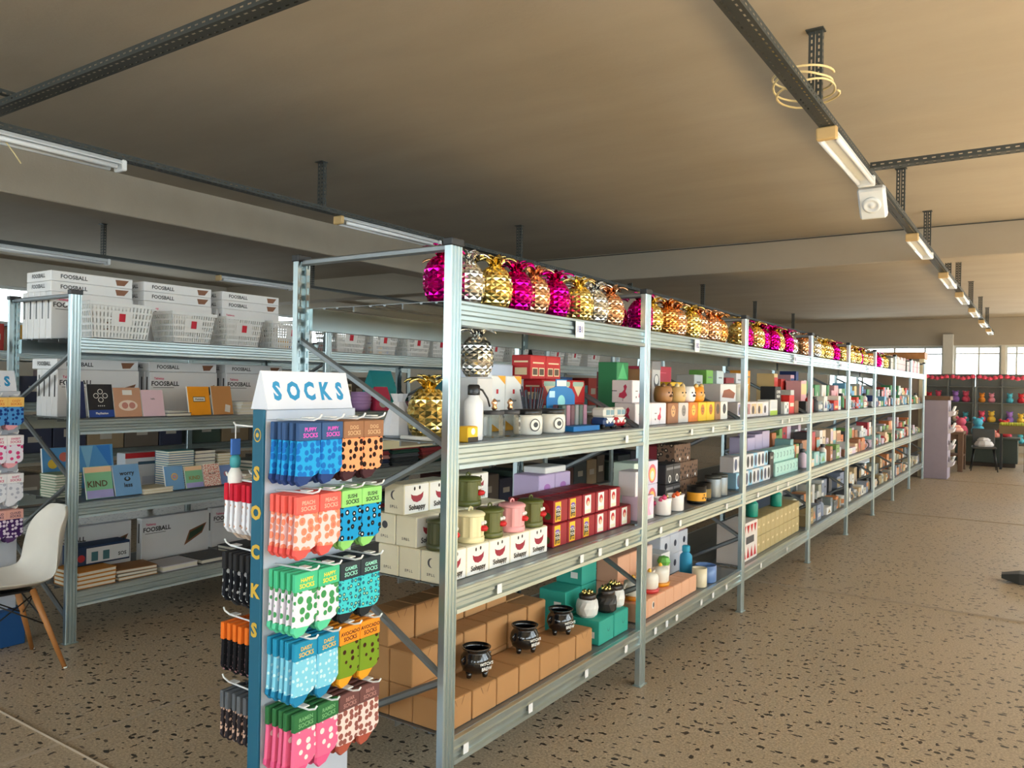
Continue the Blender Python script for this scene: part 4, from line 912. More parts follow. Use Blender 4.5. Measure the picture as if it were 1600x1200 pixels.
gbox('black upright box beside the mint boxes', -1.75, 6.30, zs, .12, .11, .2, rgb(26, 26, 28), [('r', rgb(150, 150, 150), -.03, .03, .15, .17)])
for i in range(7):
    for l in range(2): gbox('mint green box with curl print, %s layer, %s from left' % (('lower', 'upper')[l], ORD[i]), -1.735 - .03 * l, 6.405 + .1 * i, zs + .108 * l, .1, .095, .106, rgb(170, 214, 206), [('d', rgb(90, 130, 130), .01, .055, .022), ('d', rgb(170, 214, 206), .0, .055, .016)], (), 'mint_box', 'mint green boxes')
for i in range(3): gbox('lilac carton at the back of the third shelf, %s from left' % ORD[i], -1.95, 6.42 + .21 * i, zs, .15, .2, .3 + .02 * i, rgb(196, 180, 206), name='lilac_carton', group='lilac cartons', seam=True)
gbox('red and white festive box at the start of the bottom shelf', -1.70, 5.57, z4, .16, .42, .27, rgb(224, 216, 210), [('p', RED, [(-.2, 0), (-.15, .0), (-.17, .08)])] + [('p', RED, [(-.2 + .08 * k, .02), (-.14 + .08 * k, .02), (-.17 + .08 * k, .1)]) for k in range(5)] + [('p', RED, [(-.2 + .08 * k, .25), (-.14 + .08 * k, .25), (-.17 + .08 * k, .19)]) for k in range(5)] + [('r', GREYT, -.06, .12, .12, .17)])
OLV = rgb(178, 160, 112)
for i in range(10):
    for l in range(2): gbox('tan carton on the bottom shelf of the third bay, %s layer, %s from left' % (('lower', 'upper')[l], ORD[i]), -1.71, 5.845 + .124 * i, z4 + .13 * l, .14, .118, .128, OLV, [('r', rgb(220, 204, 160), -.02, .02, .06, .075)], (), 'tan_carton', 'tan cartons', seam=True)
for i, y in enumerate((5.90, 6.55)):
    bottle('teal bottle standing on the tan cartons, %s one' % ('left', 'right')[i], -1.78, y, z4 + .262, rgb(30, 150, 130, rough=.3), rgb(24, 120, 106), .15, .045, 'teal bottles on the tan cartons')

# ---- bays further along: a mix of small boxes, mugs and bottles
PALS = {1: [(220, 220, 216), (190, 200, 206), (60, 62, 66), (206, 60, 50), (230, 200, 140), (70, 140, 90), (40, 60, 120), (110, 170, 210), (226, 170, 176), (236, 234, 226)],
        2: [(200, 204, 208), (210, 190, 206), (170, 120, 90), (206, 120, 70), (230, 226, 220), (120, 160, 90), (180, 60, 70), (226, 200, 170), (140, 190, 190), (70, 70, 74)],
        3: [(196, 196, 192), (80, 82, 86), (150, 130, 90), (206, 180, 140), (220, 220, 216), (110, 120, 120), (200, 130, 80), (170, 170, 150), (130, 140, 160)]}
CN = {}
def cname(c):
    r, g, b = c; mx, mn = max(c), min(c)
    if mx - mn < 26: return 'white' if mn > 205 else 'pale grey' if mn > 150 else 'grey' if mn > 95 else 'dark grey'
    if r >= g and r >= b: return ('pink' if b > g else 'tan' if mx - mn < 110 and g > 110 else 'orange brown' if g > 105 else 'red')
    if g >= r and g >= b: return 'green'
    return 'pale blue' if mn > 90 else 'dark blue'
SHN = {1: 'second', 2: 'third', 3: 'bottom'}
def fill(rng, bayname, y0, y1, z, zmax, lv, xf, rackname='', rows=3):
    pal = PALS[lv]
    for row_, (xx, dep) in enumerate(((xf, .11), (xf - .135, .14), (xf - .30, .16))[:rows]):
        y = y0 + rng.uniform(0, .05); k = 0
        while y < y1 - .07 and k < 20:
            w = round(rng.choice((.1, .12, .14, .16, .2)), 3)
            if y + w > y1: w = round(y1 - y - .004, 3)
            if w < .05: break
            c = rng.choice(pal); rowname = ('front', 'middle', 'back')[row_]; q = rng.random()
            lab = '%s %%s, %s row, %s shelf, %s bay%s, %s from left' % (cname(c), rowname, SHN[lv], bayname, rackname, ORD[min(k, 19)])
            if row_ == 0 and q < .16: mug(lab % 'mug', xx - .055, y + w / 2, z, c, rng.choice(pal), min(.045, w / 2 - .012), .095, 'mugs further along the racks', -1.9)
            elif row_ == 0 and q < .26: bottle(lab % 'bottle', xx - .055, y + w / 2, z, rgb(*c), GREYT, rng.choice((.14, .17)), min(.036, w / 2), 'bottles further along the racks')
            else:
                h = round(rng.choice((.09, .1, .115, .13)) * (1.1, 2.2, 3.0)[row_] if rng.random() < .8 else .07, 3); h = min(h, zmax - z - .02)
                c2 = rgb(*rng.choice(pal)); a = w * .32
                pr = rng.choice(([('d', c2, 0, h * .5, min(a, h * .35))], [('r', c2, -a, a, h * .2, h * .45), ('r', GREYT, -a, a * .3, h * .7, h * .76)], [('r', c2, -w * .48, w * .48, h * .55, h * .9)], [('p', c2, [(-a, h * .2), (a, h * .2), (0, h * .75)])]))
                gbox(lab % 'box', xx - rng.choice((0, .01)), y + w / 2, z, dep, round(w - .005, 3), h, rgb(*c), pr, (), 'small_carton', 'assorted boxes on the racks')
            y += w + rng.choice((0, 0, .004, .02)); k += 1
rng = random.Random(3)
for bay in range(3, 8):
    for lv in (1, 2, 3): fill(rng, ORD[bay], PY[bay] + .045, PY[bay + 1] - .045, LV[lv] + .003, LV[lv - 1] - .09, lv, -1.70, '', 3 if bay == 3 else 2)
for bay in (6, 7):
    y = PY[bay] + .06; k = 0
    while y < PY[bay + 1] - .15:
        c = (224, 200, 204) if bay == 6 and k > 5 else [(214, 214, 210), (196, 190, 186), (226, 120, 150), (230, 228, 224)][k % 4]
        gbox('%s upright box on the top shelf of the %s bay, %s from left' % (cname(c), ORD[bay], ORD[k]), -1.72, y + .06, zt, .14, .112, (.2, .17, .21)[k % 3], rgb(*c), [('r', GREYT, -.03, .03, .1, .11)], (), 'upright_box', 'upright boxes on the top shelf'); y += .118; k += 1

# ================================================================== left rack goods
def perf(mb, a, b, c_, d, nu, nv, fu, fv, m):     # perforated quad a-b (bottom) c-d (top)
    a, b, c_, d = map(Vector, (a, b, c_, d))
    def P(u, v): return (a * (1 - u) + b * u) * (1 - v) + (d * (1 - u) + c_ * u) * v
    def q(u0, u1, v0, v1): mb.face([P(u0, v0), P(u1, v0), P(u1, v1), P(u0, v1)], m)
    for j in range(nv):
        v0, v1 = j / nv, (j + 1) / nv; h0, h1 = v0 + (v1 - v0) * fv, v1 - (v1 - v0) * fv
        q(0, 1, v0, h0); q(0, 1, h1, v1)
        for i in range(nu):
            u0, u1 = i / nu, (i + 1) / nu; g0, g1 = u0 + (u1 - u0) * fu, u1 - (u1 - u0) * fu
            q(u0, g0, h0, h1); q(g1, u1, h0, h1)
def basket(label, x, y, z, w=.36, d=.26, h=.2):
    t = thing('plastic_basket', label, 'basket', (x - d / 2, y, z), 0, 'white plastic baskets on the top shelf')
    def mk():
        mb = MB(); i = .025; B = [(-d / 2 + i, -w / 2 + i, .004), (d / 2 - i, -w / 2 + i, .004), (d / 2 - i, w / 2 - i, .004), (-d / 2 + i, w / 2 - i, .004)]; T = [(-d / 2, -w / 2, h - .012), (d / 2, -w / 2, h - .012), (d / 2, w / 2, h - .012), (-d / 2, w / 2, h - .012)]
        for k in range(4):
            n = 12 if k % 2 == 0 else 17
            perf(mb, B[k], B[(k + 1) % 4], T[(k + 1) % 4], T[k], n, 5, .3, .16, 'white_plastic')
        perf(mb, B[0], B[1], B[2], B[3], 8, 10, .3, .3, 'white_plastic'); return mb.mesh('perforated_walls', False)
    obj('perforated_walls', cached(('bk', w, d, h), mk), t)
    def rim():
        mb = MB(); e = .008
        mb.box(-d / 2 - e, d / 2 + e, -w / 2 - e, -w / 2, h - .02, h, 'white_plastic'); mb.box(-d / 2 - e, d / 2 + e, w / 2, w / 2 + e, h - .02, h, 'white_plastic')
        mb.box(-d / 2 - e, -d / 2, -w / 2, w / 2, h - .02, h, 'white_plastic'); mb.box(d / 2, d / 2 + e, -w / 2, w / 2, h - .02, h, 'white_plastic'); return mb.mesh('rim')
    obj('rim', cached(('bkr', w, d, h), rim), t)
    a = math.atan2(.025, h - .016)
    obj('label_panel', cached(('bkp', h), lambda: MB().cbox(-.001, .001, -.065, .065, -.045, .045, 'white_plastic', .0004).mesh('label_panel')), t, (d / 2 - .0085, 0, h * .58), (0, a, 0))
    obj('red_tag', cached('bkt', lambda: MB().cbox(-.001, .001, -.019, .019, -.024, .024, rgb(200, 30, 54), .0004).mesh('red_tag')), t, (d / 2 - .0055, 0, h * .6), (0, a, 0))
    return t
zl1 = LL[0] + .003
bys = [(2.60, .42), (3.08, .34), (3.47, .33), (3.90, .42), (4.49, .36), (4.88, .34), (5.31, .35), (5.625, .28), (6.1, .36), (6.5, .36), (6.95, .36), (7.72, .36), (8.12, .36), (8.6, .36)]
for k, (y, w) in enumerate(bys): basket('white perforated basket with a red tag, %s from the left' % ORD[k], -4.56, y, zl1, w - .03, .26, .2 if k else .215)
BRN = rgb(130, 84, 56); DKG = rgb(50, 70, 50)
fpic = [('p', BRN, [(.06, .06), (.2, .13), (.235, .2), (.1, .16)]), ('p', DKG, [(.085, .085), (.2, .145), (.215, .185), (.105, .145)]), ('r', BLK, -.23, -.08, .178, .181)]
def foos_std(label, x, y, z, big=True, flip=False):
    return carton('board_game_box', label, 'game box', x, y, z, .06, .51, .285, 'white_card', 'white foosball game boxes', prints=fpic if big else (), text=[('FOOSBALL', BLK, .042, -.145, .205), ('Tabletop', rgb(214, 60, 110), .02, -.19, .24)], stext=(), sprints=[('r', BLK, -.007, .007, .12, .25)], seam=False)
def foos_flat(label, x, y, z, flip=False):
    return carton('board_game_box', label, 'game box', x, y, z, .30, .51, .062, 'white_card', 'white foosball game boxes', prints=[('p', BRN, [(.15, .012), (.2, .014), (.23, .05), (.14, .048)])], text=[('FOOSBALL', BLK, .034, -.12, .03)], stext=[('FOOSBALL', BLK, .034, 0, .032)], seam=False)
for cidx, y in enumerate((2.62, 3.21, 3.81)):
    for k in range(5): foos_std('white foosball box standing on the top shelf, %s column, %s from the front' % (ORD[cidx], ORD[k]), -4.93 - .063 * k, y - .005 * k, zl1, k == 0)
    for k in range(2): foos_flat('white foosball box lying on top, %s column, %s one' % (ORD[cidx], ('lower', 'upper')[k]), -4.935, y, zl1 + .2865 + .0635 * k)
    for k in range(4): foos_std('white foosball box standing on the second shelf, %s column, %s from the front' % (ORD[cidx], ORD[k]), -4.86 - .063 * k, (2.63, 3.215, 3.80)[cidx], LL[1] + .003, k == 0)
    foos_flat('white foosball box lying under the top shelf, %s column' % ORD[cidx], -4.87, (2.63, 3.215, 3.80)[cidx], LL[1] + .2895)
def book(label, x, y, z, w, h, th, m, lean=12, prints=(), text=(), cat='notebook', group='notebooks propped on the left rack', rz=0, name='notebook'):
    t = thing(name, label, cat, (x - th - .01, y, z + .002), 0, group); t.rotation_euler = (0, -R_(lean), rz)
    obj('cover', cached(('bkc', w, h, th, m), lambda: MB().cbox(0, th, -w / 2, w / 2, 0, h, m, .0015).mesh('cover')), t)
    obj('page_block', cached(('bkpg', w, h, th), lambda: MB().box(.002, th - .002, -w / 2 - .0008, w / 2 + .0008, .002, h + .0008, WH).mesh('page_block')), t)
    if prints:
        for q_, it in enumerate(prints):
            m2 = MB(); art(m2, th + .0002 * q_, [it]); obj('printed_patch', m2.mesh('printed_patch', False), t)
    for tx, mm, sz, yy, zz in text: obj('lettering', tmesh(tx, mm, sz), t, (th + .0022, yy, zz), FX)
    return t
def flat_book(label, x, y, z, w, d, th, m, rz=0, cat='book', group='books lying on the left rack', name='flat_book'):
    t = thing(name, label, cat, (x - d / 2, y, z), rz, group)
    obj('cover', cached(('fbc', w, d, th, m), lambda: (lambda mb: (mb.box(-d / 2, d / 2, -w / 2, w / 2, 0, th * .16, m), mb.box(-d / 2, d / 2, -w / 2, w / 2, th * .84, th, m), mb.box(-d / 2, -d / 2 + .002, -w / 2, w / 2, th * .16, th * .84, m), mb)[-1])(MB()).mesh('cover')), t)
    obj('page_block', cached(('fbp', w, d, th), lambda: MB().box(-d / 2 + .002, d / 2 - .004, -w / 2 + .003, w / 2 - .003, th * .16, th * .84, rgb(226, 222, 206)).mesh('page_block')), t)
    return t
zl2 = LL[1] + .003; XN = -4.575
NAVY = rgb(24, 40, 90); PSB = rgb(24, 26, 34)
book('dark navy notebook half hidden behind the left post', XN - .03, 2.372, zl2, .10, .215, .012, NAVY, 10)
book('black notebook with white ring symbols and a blue foot', XN, 2.50, zl2, .15, .2, .014, PSB, 12, [('r', rgb(30, 70, 150), -.074, .074, .002, .045), ('d', WH, 0, .155, .016), ('d', PSB, 0, .155, .012), ('d', WH, 0, .105, .016), ('d', PSB, 0, .105, .012), ('d', WH, -.027, .13, .016), ('d', PSB, -.027, .13, .012), ('d', WH, .027, .13, .016), ('d', PSB, .027, .13, .012)], [('PlayStation', WH, .017, 0, .024), ('o x o o', WH, .014, 0, .07)])
book('kraft notebook with a pale oval window', XN, 2.665, zl2, .17, .18, .012, rgb(196, 150, 122), 12, [('d', rgb(232, 214, 200), 0, .07, .06, .55), ('d', rgb(190, 130, 120), -.02, .07, .02), ('d', rgb(190, 130, 120), .025, .07, .02), ('r', WH, -.03, .03, .135, .165)])
book('plain pale pink notebook', XN, 2.83, zl2, .145, .168, .012, rgb(230, 200, 214), 14, (), [('hello', GREYT, .014, 0, .11)])
flat_book('dark grey notebook lying flat beside the pink one', XN, 2.995, zl2, .17, .2, .022, GREYT)
flat_book('small white notebook lying on the grey one', XN - .03, 2.99, zl2 + .0225, .14, .12, .012, WH, .2)
book('orange notebook with a white label', XN, 3.155, zl2, .16, .19, .014, rgb(244, 160, 20), 12, [('r', BLK, -.045, .045, .088, .122), ('r', WH, -.042, .042, .092, .118)], [('Hummus', BLK, .017, 0, .105)])
book('brown kraft notebook wrapped in film', XN, 3.33, zl2, .155, .195, .012, rgb(196, 140, 84), 12, [('p', rgb(226, 222, 216), [(.01, .02), (.05, .012), (.06, .06), (.022, .07)])])
for k in range(4): flat_book('white book lying in the pile right of the kraft notebook, %s from below' % ORD[k], XN, 3.56, zl2 + .0225 * k, .2, .2, .022, WH, .06 * k - .1)
for k in range(3): flat_book('white book lying in the pile near the second post, %s from below' % ORD[k], XN - .02, 3.86, zl2 + .0225 * k, .22, .2, .022, rgb(222, 224, 226), .05 * k)
zl3 = LL[2] + .003
SKY = rgb(90, 160, 214); GRN = rgb(126, 190, 150); BLU = rgb(110, 160, 206); LAV = rgb(160, 158, 212); PEA = rgb(238, 200, 160)
book('large blue picture book with coloured balloons, left of the post', -5.06, 2.52, zl3, .22, .27, .02, SKY, 8, [('d', rgb(236, 196, 60), -.05, .17, .03), ('d', rgb(226, 120, 100), .02, .21, .03), ('r', rgb(190, 210, 236), -.11, .11, .0, .1)], cat='book')
book('large blue picture book with light rays, right of the post', -5.06, 2.745, zl3, .22, .275, .02, rgb(96, 170, 226), 8, [('p', rgb(150, 210, 240), [(-.1, .27), (-.02, .27), (-.06, .1)]), ('p', rgb(60, 140, 220), [(.0, .27), (.09, .27), (.1, .1)])], cat='book')
for k in range(9): flat_book('sage green book in the pile left of the first post, %s from below' % ORD[k], -4.80, 2.42, zl3 + .0155 * k, .16, .17, .015, rgb(130, 160, 130), .04 * (k % 3))
book('green notebook with peach top and KIND lettering', XN, 2.50, zl3, .16, .19, .014, GRN, 14, [('r', PEA, -.079, .079, .155, .188), ('r', LAV, -.079, .079, .002, .05)], [('KIND', rgb(90, 74, 50), .05, -.012, .085)])
book('blue notebook with dark WORRY lettering', XN, 2.675, zl3, .165, .19, .014, BLU, 16, [('d', BLK, 0, .1, .02, .7), ('d', BLU, 0, .103, .009)], [('worry', BLK, .036, 0, .135), ('less', BLK, .036, 0, .062)])
carton('craft_box', 'red and white craft box behind the blue notebook', 'box', -4.98, 3.02, zl3, .1, .30, .22, 'white_card', prints=[('r', RED, -.149, .149, .185, .22), ('r', rgb(60, 90, 110), -.06, .06, .14, .16), ('r', rgb(190, 40, 44), .1, .149, .0, .07), ('r', rgb(206, 206, 214), -.03, .09, .01, .06)], seam=False)
for k in range(2): flat_book('cream book lying in front of the craft box, %s one' % ('lower', 'upper')[k], XN, 2.86, zl3 + .0165 * k, .2, .18, .016, rgb(216, 206, 176), .05 * k)
for k in range(16): flat_book('thin blue-edged book in the tall pile, %s from below' % ORD[k], -4.70, 3.095, zl3 + .0152 * k, .19, .15, .0148, rgb(70, 110, 146) if k % 5 else rgb(90, 150, 150), .03 * ((k * 7) % 3 - 1))
for k in range(9): flat_book('black and white striped book in the middle pile, %s from below' % ORD[k], -4.73, 3.295, zl3 + .026 * k, .16, .15, .0255, rgb(226, 224, 218) if k % 2 else rgb(40, 40, 44), .02 * (k % 3))
for k in range(11): flat_book('cream-edged book in the right pile, %s from below' % ORD[k], -4.73, 3.46, zl3 + .0185 * k, .13, .15, .018, rgb(206, 190, 150), .03 * (k % 2))
book('blue notebook with a small sun', XN, 2.985, zl3, .13, .155, .016, BLU, 14, [('d', rgb(206, 170, 110), 0, .085, .024), ('d', BLU, 0, .085, .014), ('d', rgb(214, 130, 110), 0, .085, .008)])
book('small green notebook with peach top beside the sun notebook', XN, 3.125, zl3, .125, .145, .014, GRN, 14, [('r', PEA, -.062, .062, .115, .143), ('r', LAV, -.062, .062, .002, .035)], [('KIND', rgb(150, 130, 80), .034, 0, .065)])
book('white notebook with diagonal dotted pattern', XN, 3.26, zl3, .125, .148, .014, spots('dots_pink', (238, 226, 214), (206, 120, 110), 95, .42), 14, (), [('be nice', BLK, .018, 0, .085)])
book('small blue notebook at the end of the row', XN - .02, 3.385, zl3, .11, .13, .014, rgb(120, 150, 210), 18, [('d', rgb(190, 130, 150), 0, .07, .018)])
for k in range(4): flat_book('pastel book lying near the right end of the row, %s from below' % ORD[k], XN, 3.56, zl3 + .0165 * k, .18, .15, .016, [rgb(206, 196, 160), rgb(130, 190, 160), rgb(214, 170, 150), rgb(226, 222, 210)][k], .1 * k)
for k in range(5): flat_book('dark green folder lying in a slanted pile, %s from below' % ORD[k], -4.78, 3.84, zl3 + .026 * k, .3, .24, .025, rgb(70, 130, 104) if k < 3 else rgb(110, 120, 116), .04 * k)
zl4 = LL[3] + .003
foos_std('white foosball box with a table picture, left on the bottom shelf', -4.97, 2.66, zl4, True); foos_std('white foosball box with a table picture, middle of the bottom shelf', -4.95, 3.23, zl4, True); foos_std('white foosball box at the right of the bottom shelf', -4.98, 3.79, zl4, True)
carton('game_box', 'navy game box with white panel lying on the orange books', 'game box', -4.70, 2.58, zl4 + .101, .14, .34, .115, rgb(24, 50, 84), prints=[('r', rgb(206, 214, 220), -.1, .165, .01, .1), ('d', rgb(170, 40, 50), -.13, .045, .022), ('r', rgb(60, 110, 120), -.07, -.03, .02, .075), ('r', rgb(60, 110, 120), .0, .04, .02, .075)], text=[('SOS', BLK, .03, .12, .04)], seam=False)
for k in range(4): flat_book('orange book in the pile on the bottom shelf, %s from below' % ORD[k], -4.57, 2.475, zl4 + .0245 * k, .23, .26, .024, rgb(196, 130, 40), .02 * k)
for k in range(3): flat_book('brown magazine lying beside the orange books, %s from below' % ORD[k], -4.58, 2.74, zl4 + .0205 * k, .25, .2, .02, [rgb(190, 140, 70), rgb(90, 100, 90), rgb(160, 110, 60)][k], -.05 * k)
flat_book('thick white album lying on the bottom shelf', -4.575, 3.02, zl4, .25, .22, .034, rgb(206, 206, 214)); flat_book('dark album with white pages lying beside the white one', -4.575, 3.30, zl4, .25, .25, .03, rgb(70, 74, 80))
for k in range(2): flat_book('dark album at the right end of the bottom shelf, %s one' % ('lower', 'upper')[k], -4.60, 3.62, zl4 + .0245 * k, .26, .25, .024, rgb(60, 64, 70), .04 * k)

# ---- second bay of the left rack and beyond
def sack(label, x, y, z, c, w, h, d=.1, oval=None, name='gift_bag', cat='bag', group=None):
    t = thing(name, label, cat, (x, y, z), 0, group)
    obj('bag_body', MB().idx(*[[(-d / 2, -w / 2, 0), (d / 2, -w / 2, 0), (d / 2, w / 2, 0), (-d / 2, w / 2, 0), (-d / 2, -w * .5, h * .55), (d / 2, -w * .5, h * .55), (d / 2, w * .5, h * .55), (-d / 2, w * .5, h * .55), (-.006, -w * .44, h), (.006, -w * .44, h), (.006, w * .44, h), (-.006, w * .44, h)],
        [(0, 3, 2, 1), (0, 1, 5, 4), (1, 2, 6, 5), (2, 3, 7, 6), (3, 0, 4, 7), (4, 5, 9, 8), (5, 6, 10, 9), (6, 7, 11, 10), (7, 4, 8, 11), (8, 9, 10, 11)]], c).mesh('bag_body'), t)
    if oval:
        m2 = MB(); art(m2, d / 2 + .001, [('d', oval, 0, h * .3, w * .3, .8 * h / w * .75)]); obj('oval_print', m2.mesh('oval_print', False), t)
    return t
sack('turquoise gift bag with a map print top on the left rack', -4.85, 5.12, zl2, rgb(60, 190, 196), .3, .34, .12)
sack('pink gift bag with a white oval', -4.66, 4.93, zl2, rgb(226, 70, 110), .17, .2, .07, WH)
for k in range(4): lathe_thing('plastic_bowl', 'lilac plastic bowl in the nested stack, %s from below' % ORD[k], 'bowl', (-4.68, 4.72, zl2 + .028 * k), [('bowl_body', 'bowl', lambda: MB().lathe([(.05, 0), (.075, .02), (.085, .07), (.082, .07), (.07, .022), (0, .006)], 24, rgb(190, 150, 206, rough=.4), capt=False).mesh('bowl_body')), ('bowl_rim', 'bowlr', lambda: MB().lathe([(.082, .066), (.09, .068), (.09, .073), (.082, .072)], 24, rgb(206, 170, 220, rough=.4), capb=False, capt=False).mesh('bowl_rim'))], 'nested lilac bowls')
for k in range(3): gbox('cream gift box behind the lilac bowls, %s from left' % ORD[k], -4.86, 4.42 + .15 * k, zl2, .12, .14, .22, rgb(226, 216, 190), [('r', rgb(120, 106, 60), -.06, .06, .17, .2), ('r', rgb(150, 130, 90), -.01, .01, .0, .17)])
t = thing('soft_toy', 'white cloud shaped soft toy on the left rack', 'soft toy', (-4.66, 5.40, zl2))
obj('body', MB().lathe([(.03, 0), (.07, .03), (.075, .08), (.05, .12), (.02, .14), (0, .143)], 18, rgb(226, 226, 232, rough=.9)).mesh('body'), t)
for a, b in ((-.06, .09), (.065, .07), (.02, .13)): obj('puff', cached('puff', lambda: MB().lathe([(0, -.04), (.03, -.026), (.04, 0), (.03, .026), (0, .04)], 14, rgb(226, 226, 232, rough=.9)).mesh('puff')), t, (0, a, b))
GARC = [(50, 70, 66), (40, 50, 80), (150, 60, 66), (60, 66, 70), (170, 120, 130), (40, 80, 70), (90, 96, 104), (120, 60, 50), (70, 110, 110), (200, 150, 150)]
def garment(label, x, y, z, w, d, h, c, rz):
    t = thing('folded_garment', label, 'clothes', (x - d / 2, y, z), rz, 'folded clothes on the left rack'); m = rgb(*c, rough=.9)
    obj('lower_fold', cached(('gl', w, d, h, m), lambda: MB().cbox(-d / 2, d / 2, -w / 2, w / 2, 0, h * .52, m, h * .2).mesh('lower_fold')), t)
    obj('upper_fold', cached(('gu', w, d, h, m), lambda: MB().cbox(-d / 2 + .004, d / 2 - .01, -w / 2 + .006, w / 2 - .004, h * .48, h, m, h * .2).mesh('upper_fold')), t)
rg2 = random.Random(5)
for lv, (z0, n) in enumerate(((zl2, 3), (zl3, 9), (zl4, 7))):
    for p in range(4 if lv else 1):
        for k in range(n):
            yy = 4.42 + .38 * p if lv else 5.655
            garment('folded garment, %s shelf, second bay of the left rack, %s pile, %s from below' % (('second', 'third', 'bottom')[lv], ORD[p], ORD[k]), -4.57, yy, z0 + .034 * k, .34 if lv else .24, .36, .033, GARC[rg2.randrange(10)], rg2.uniform(-.06, .06) if lv else 0)
SHC = [(96, 84, 72), (120, 110, 100), (70, 80, 84), (60, 66, 90), (150, 140, 130), (110, 70, 66), (170, 150, 120), (80, 100, 90)]
def storage(rng, xf, ys, levels, tops, rackname, names):
    for b, (a, e) in enumerate(zip(ys, ys[1:])):
        for lv, z in enumerate(levels):
            y = a + .06; k = 0
            while y < e - .2:
                w = round(rng.choice((.26, .32, .38)), 2); w = min(w, round(e - .05 - y, 3)); h = round(min(rng.choice((.24, .3, .34)), tops[lv] - z), 3)
                c = SHC[rng.randrange(len(SHC))] if lv else [(190, 60, 50), (60, 110, 180), (224, 170, 50), (206, 206, 206), (70, 140, 150)][rng.randrange(5)]
                gbox('%s storage carton, %s shelf, %s bay of the %s, %s from left' % (cname(c), ('top', 'second', 'third', 'bottom')[lv], names[b], rackname, ORD[k]), xf, y + w / 2, z + .003, .42, w - .012, h, rgb(*c), [('r', rgb(200, 196, 186), -.06, .06, h * .4, h * .62)], (), 'storage_carton', 'storage cartons on the rear racks', seam=True)
                y += w + .004; k += 1
storage(random.Random(11), X3 - .06, [1.6, 3.4, 5.2, 7.0, 8.8], LL, (2.1, 1.62, 1.15, .68), 'far left rack', ORD)
storage(random.Random(12), XLF - .08, LY[2:], LL[1:], (1.6, 1.13, .66), 'left rack', ORD[2:])

# ---- white pouch by the big gold pineapple
t = thing('drawstring_pouch', 'white cloth pouch with gathered neck beside the big gold pineapple', 'pouch', (-2.02, 2.24, z2), .3)
obj('pouch_body', MB().lathe([(.05, 0), (.066, .01), (.06, .05), (.042, .1), (.022, .135)], 11, rgb(220, 222, 228, rough=.9), smooth=False).mesh('pouch_body'), t)
obj('gathered_neck', MB().lathe([(.02, .133), (.03, .155), (.034, .165), (0, .15)], 9, rgb(226, 228, 232, rough=.9), smooth=False).mesh('gathered_neck'), t)
mb = MB(); mb.tube([(-1.93, 2.155, z2 + .009), (-1.76, 2.15, z2 + .009)], .008, 10, WH)
o = obj('paper_roll', mb.mesh('paper_roll')); tag(o, 'thin white paper roll lying at the end of the second shelf', 'paper roll')

# ================================================================== sock stands
HW = .042
OUT = [(-HW, 0), (HW, 0), (HW + .003, -.085), (.032, -.102), (.006, -.112), (-.012, -.128), (-.036, -.132), (-HW - .006, -.116)]
def pillow(poly, th, m, inset=.004):
    mb = MB(); n = len(poly); cy_ = sum(p[0] for p in poly) / n; cz_ = sum(p[1] for p in poly) / n
    ins = [(p[0] + (cy_ - p[0]) * inset / .05, p[1] + (cz_ - p[1]) * inset / .05) for p in poly]
    vs = [(th / 2, *p) for p in ins] + [(0, *p) for p in poly] + [(-th / 2, *p) for p in ins]
    fs = [tuple(range(n)), tuple(reversed(range(2 * n, 3 * n)))]
    for r in (0, n):
        for i in range(n): fs.append((r + i, r + n + i, r + n + (i + 1) % n, r + (i + 1) % n))
    return mb.idx(vs, fs, m)
def sock(label, parent_loc, design, rz, group, letter=None):
    head, body, toe, tcol = design
    t = thing('sock_pair', label, 'socks', parent_loc, rz, group)
    obj('header_card', cached(('hc', head), lambda: MB().cbox(-.0075, .0075, -HW - .001, HW + .001, -.052, 0, head, .002).mesh('header_card')), t)
    obj('sock_body', cached(('sb', body), lambda: pillow([(p[0], p[1] - .048) for p in OUT], .013, body).mesh('sock_body')), t)
    obj('toe', cached(('stoe', toe), lambda: pillow([(.014, -.155), (-.008, -.176), (-.036, -.1815), (-HW - .007, -.166), (-HW - .005, -.15)], .015, toe).mesh('toe')), t)
    if letter:
        obj('lettering', tmesh(letter[0], tcol, .016), t, (.0082, 0, -.02), FX); obj('lettering', tmesh('SOCKS', tcol, .018), t, (.0082, 0, -.037), FX)
    return t
def rs(r, g, b): return rgb(r, g, b, rough=.85)
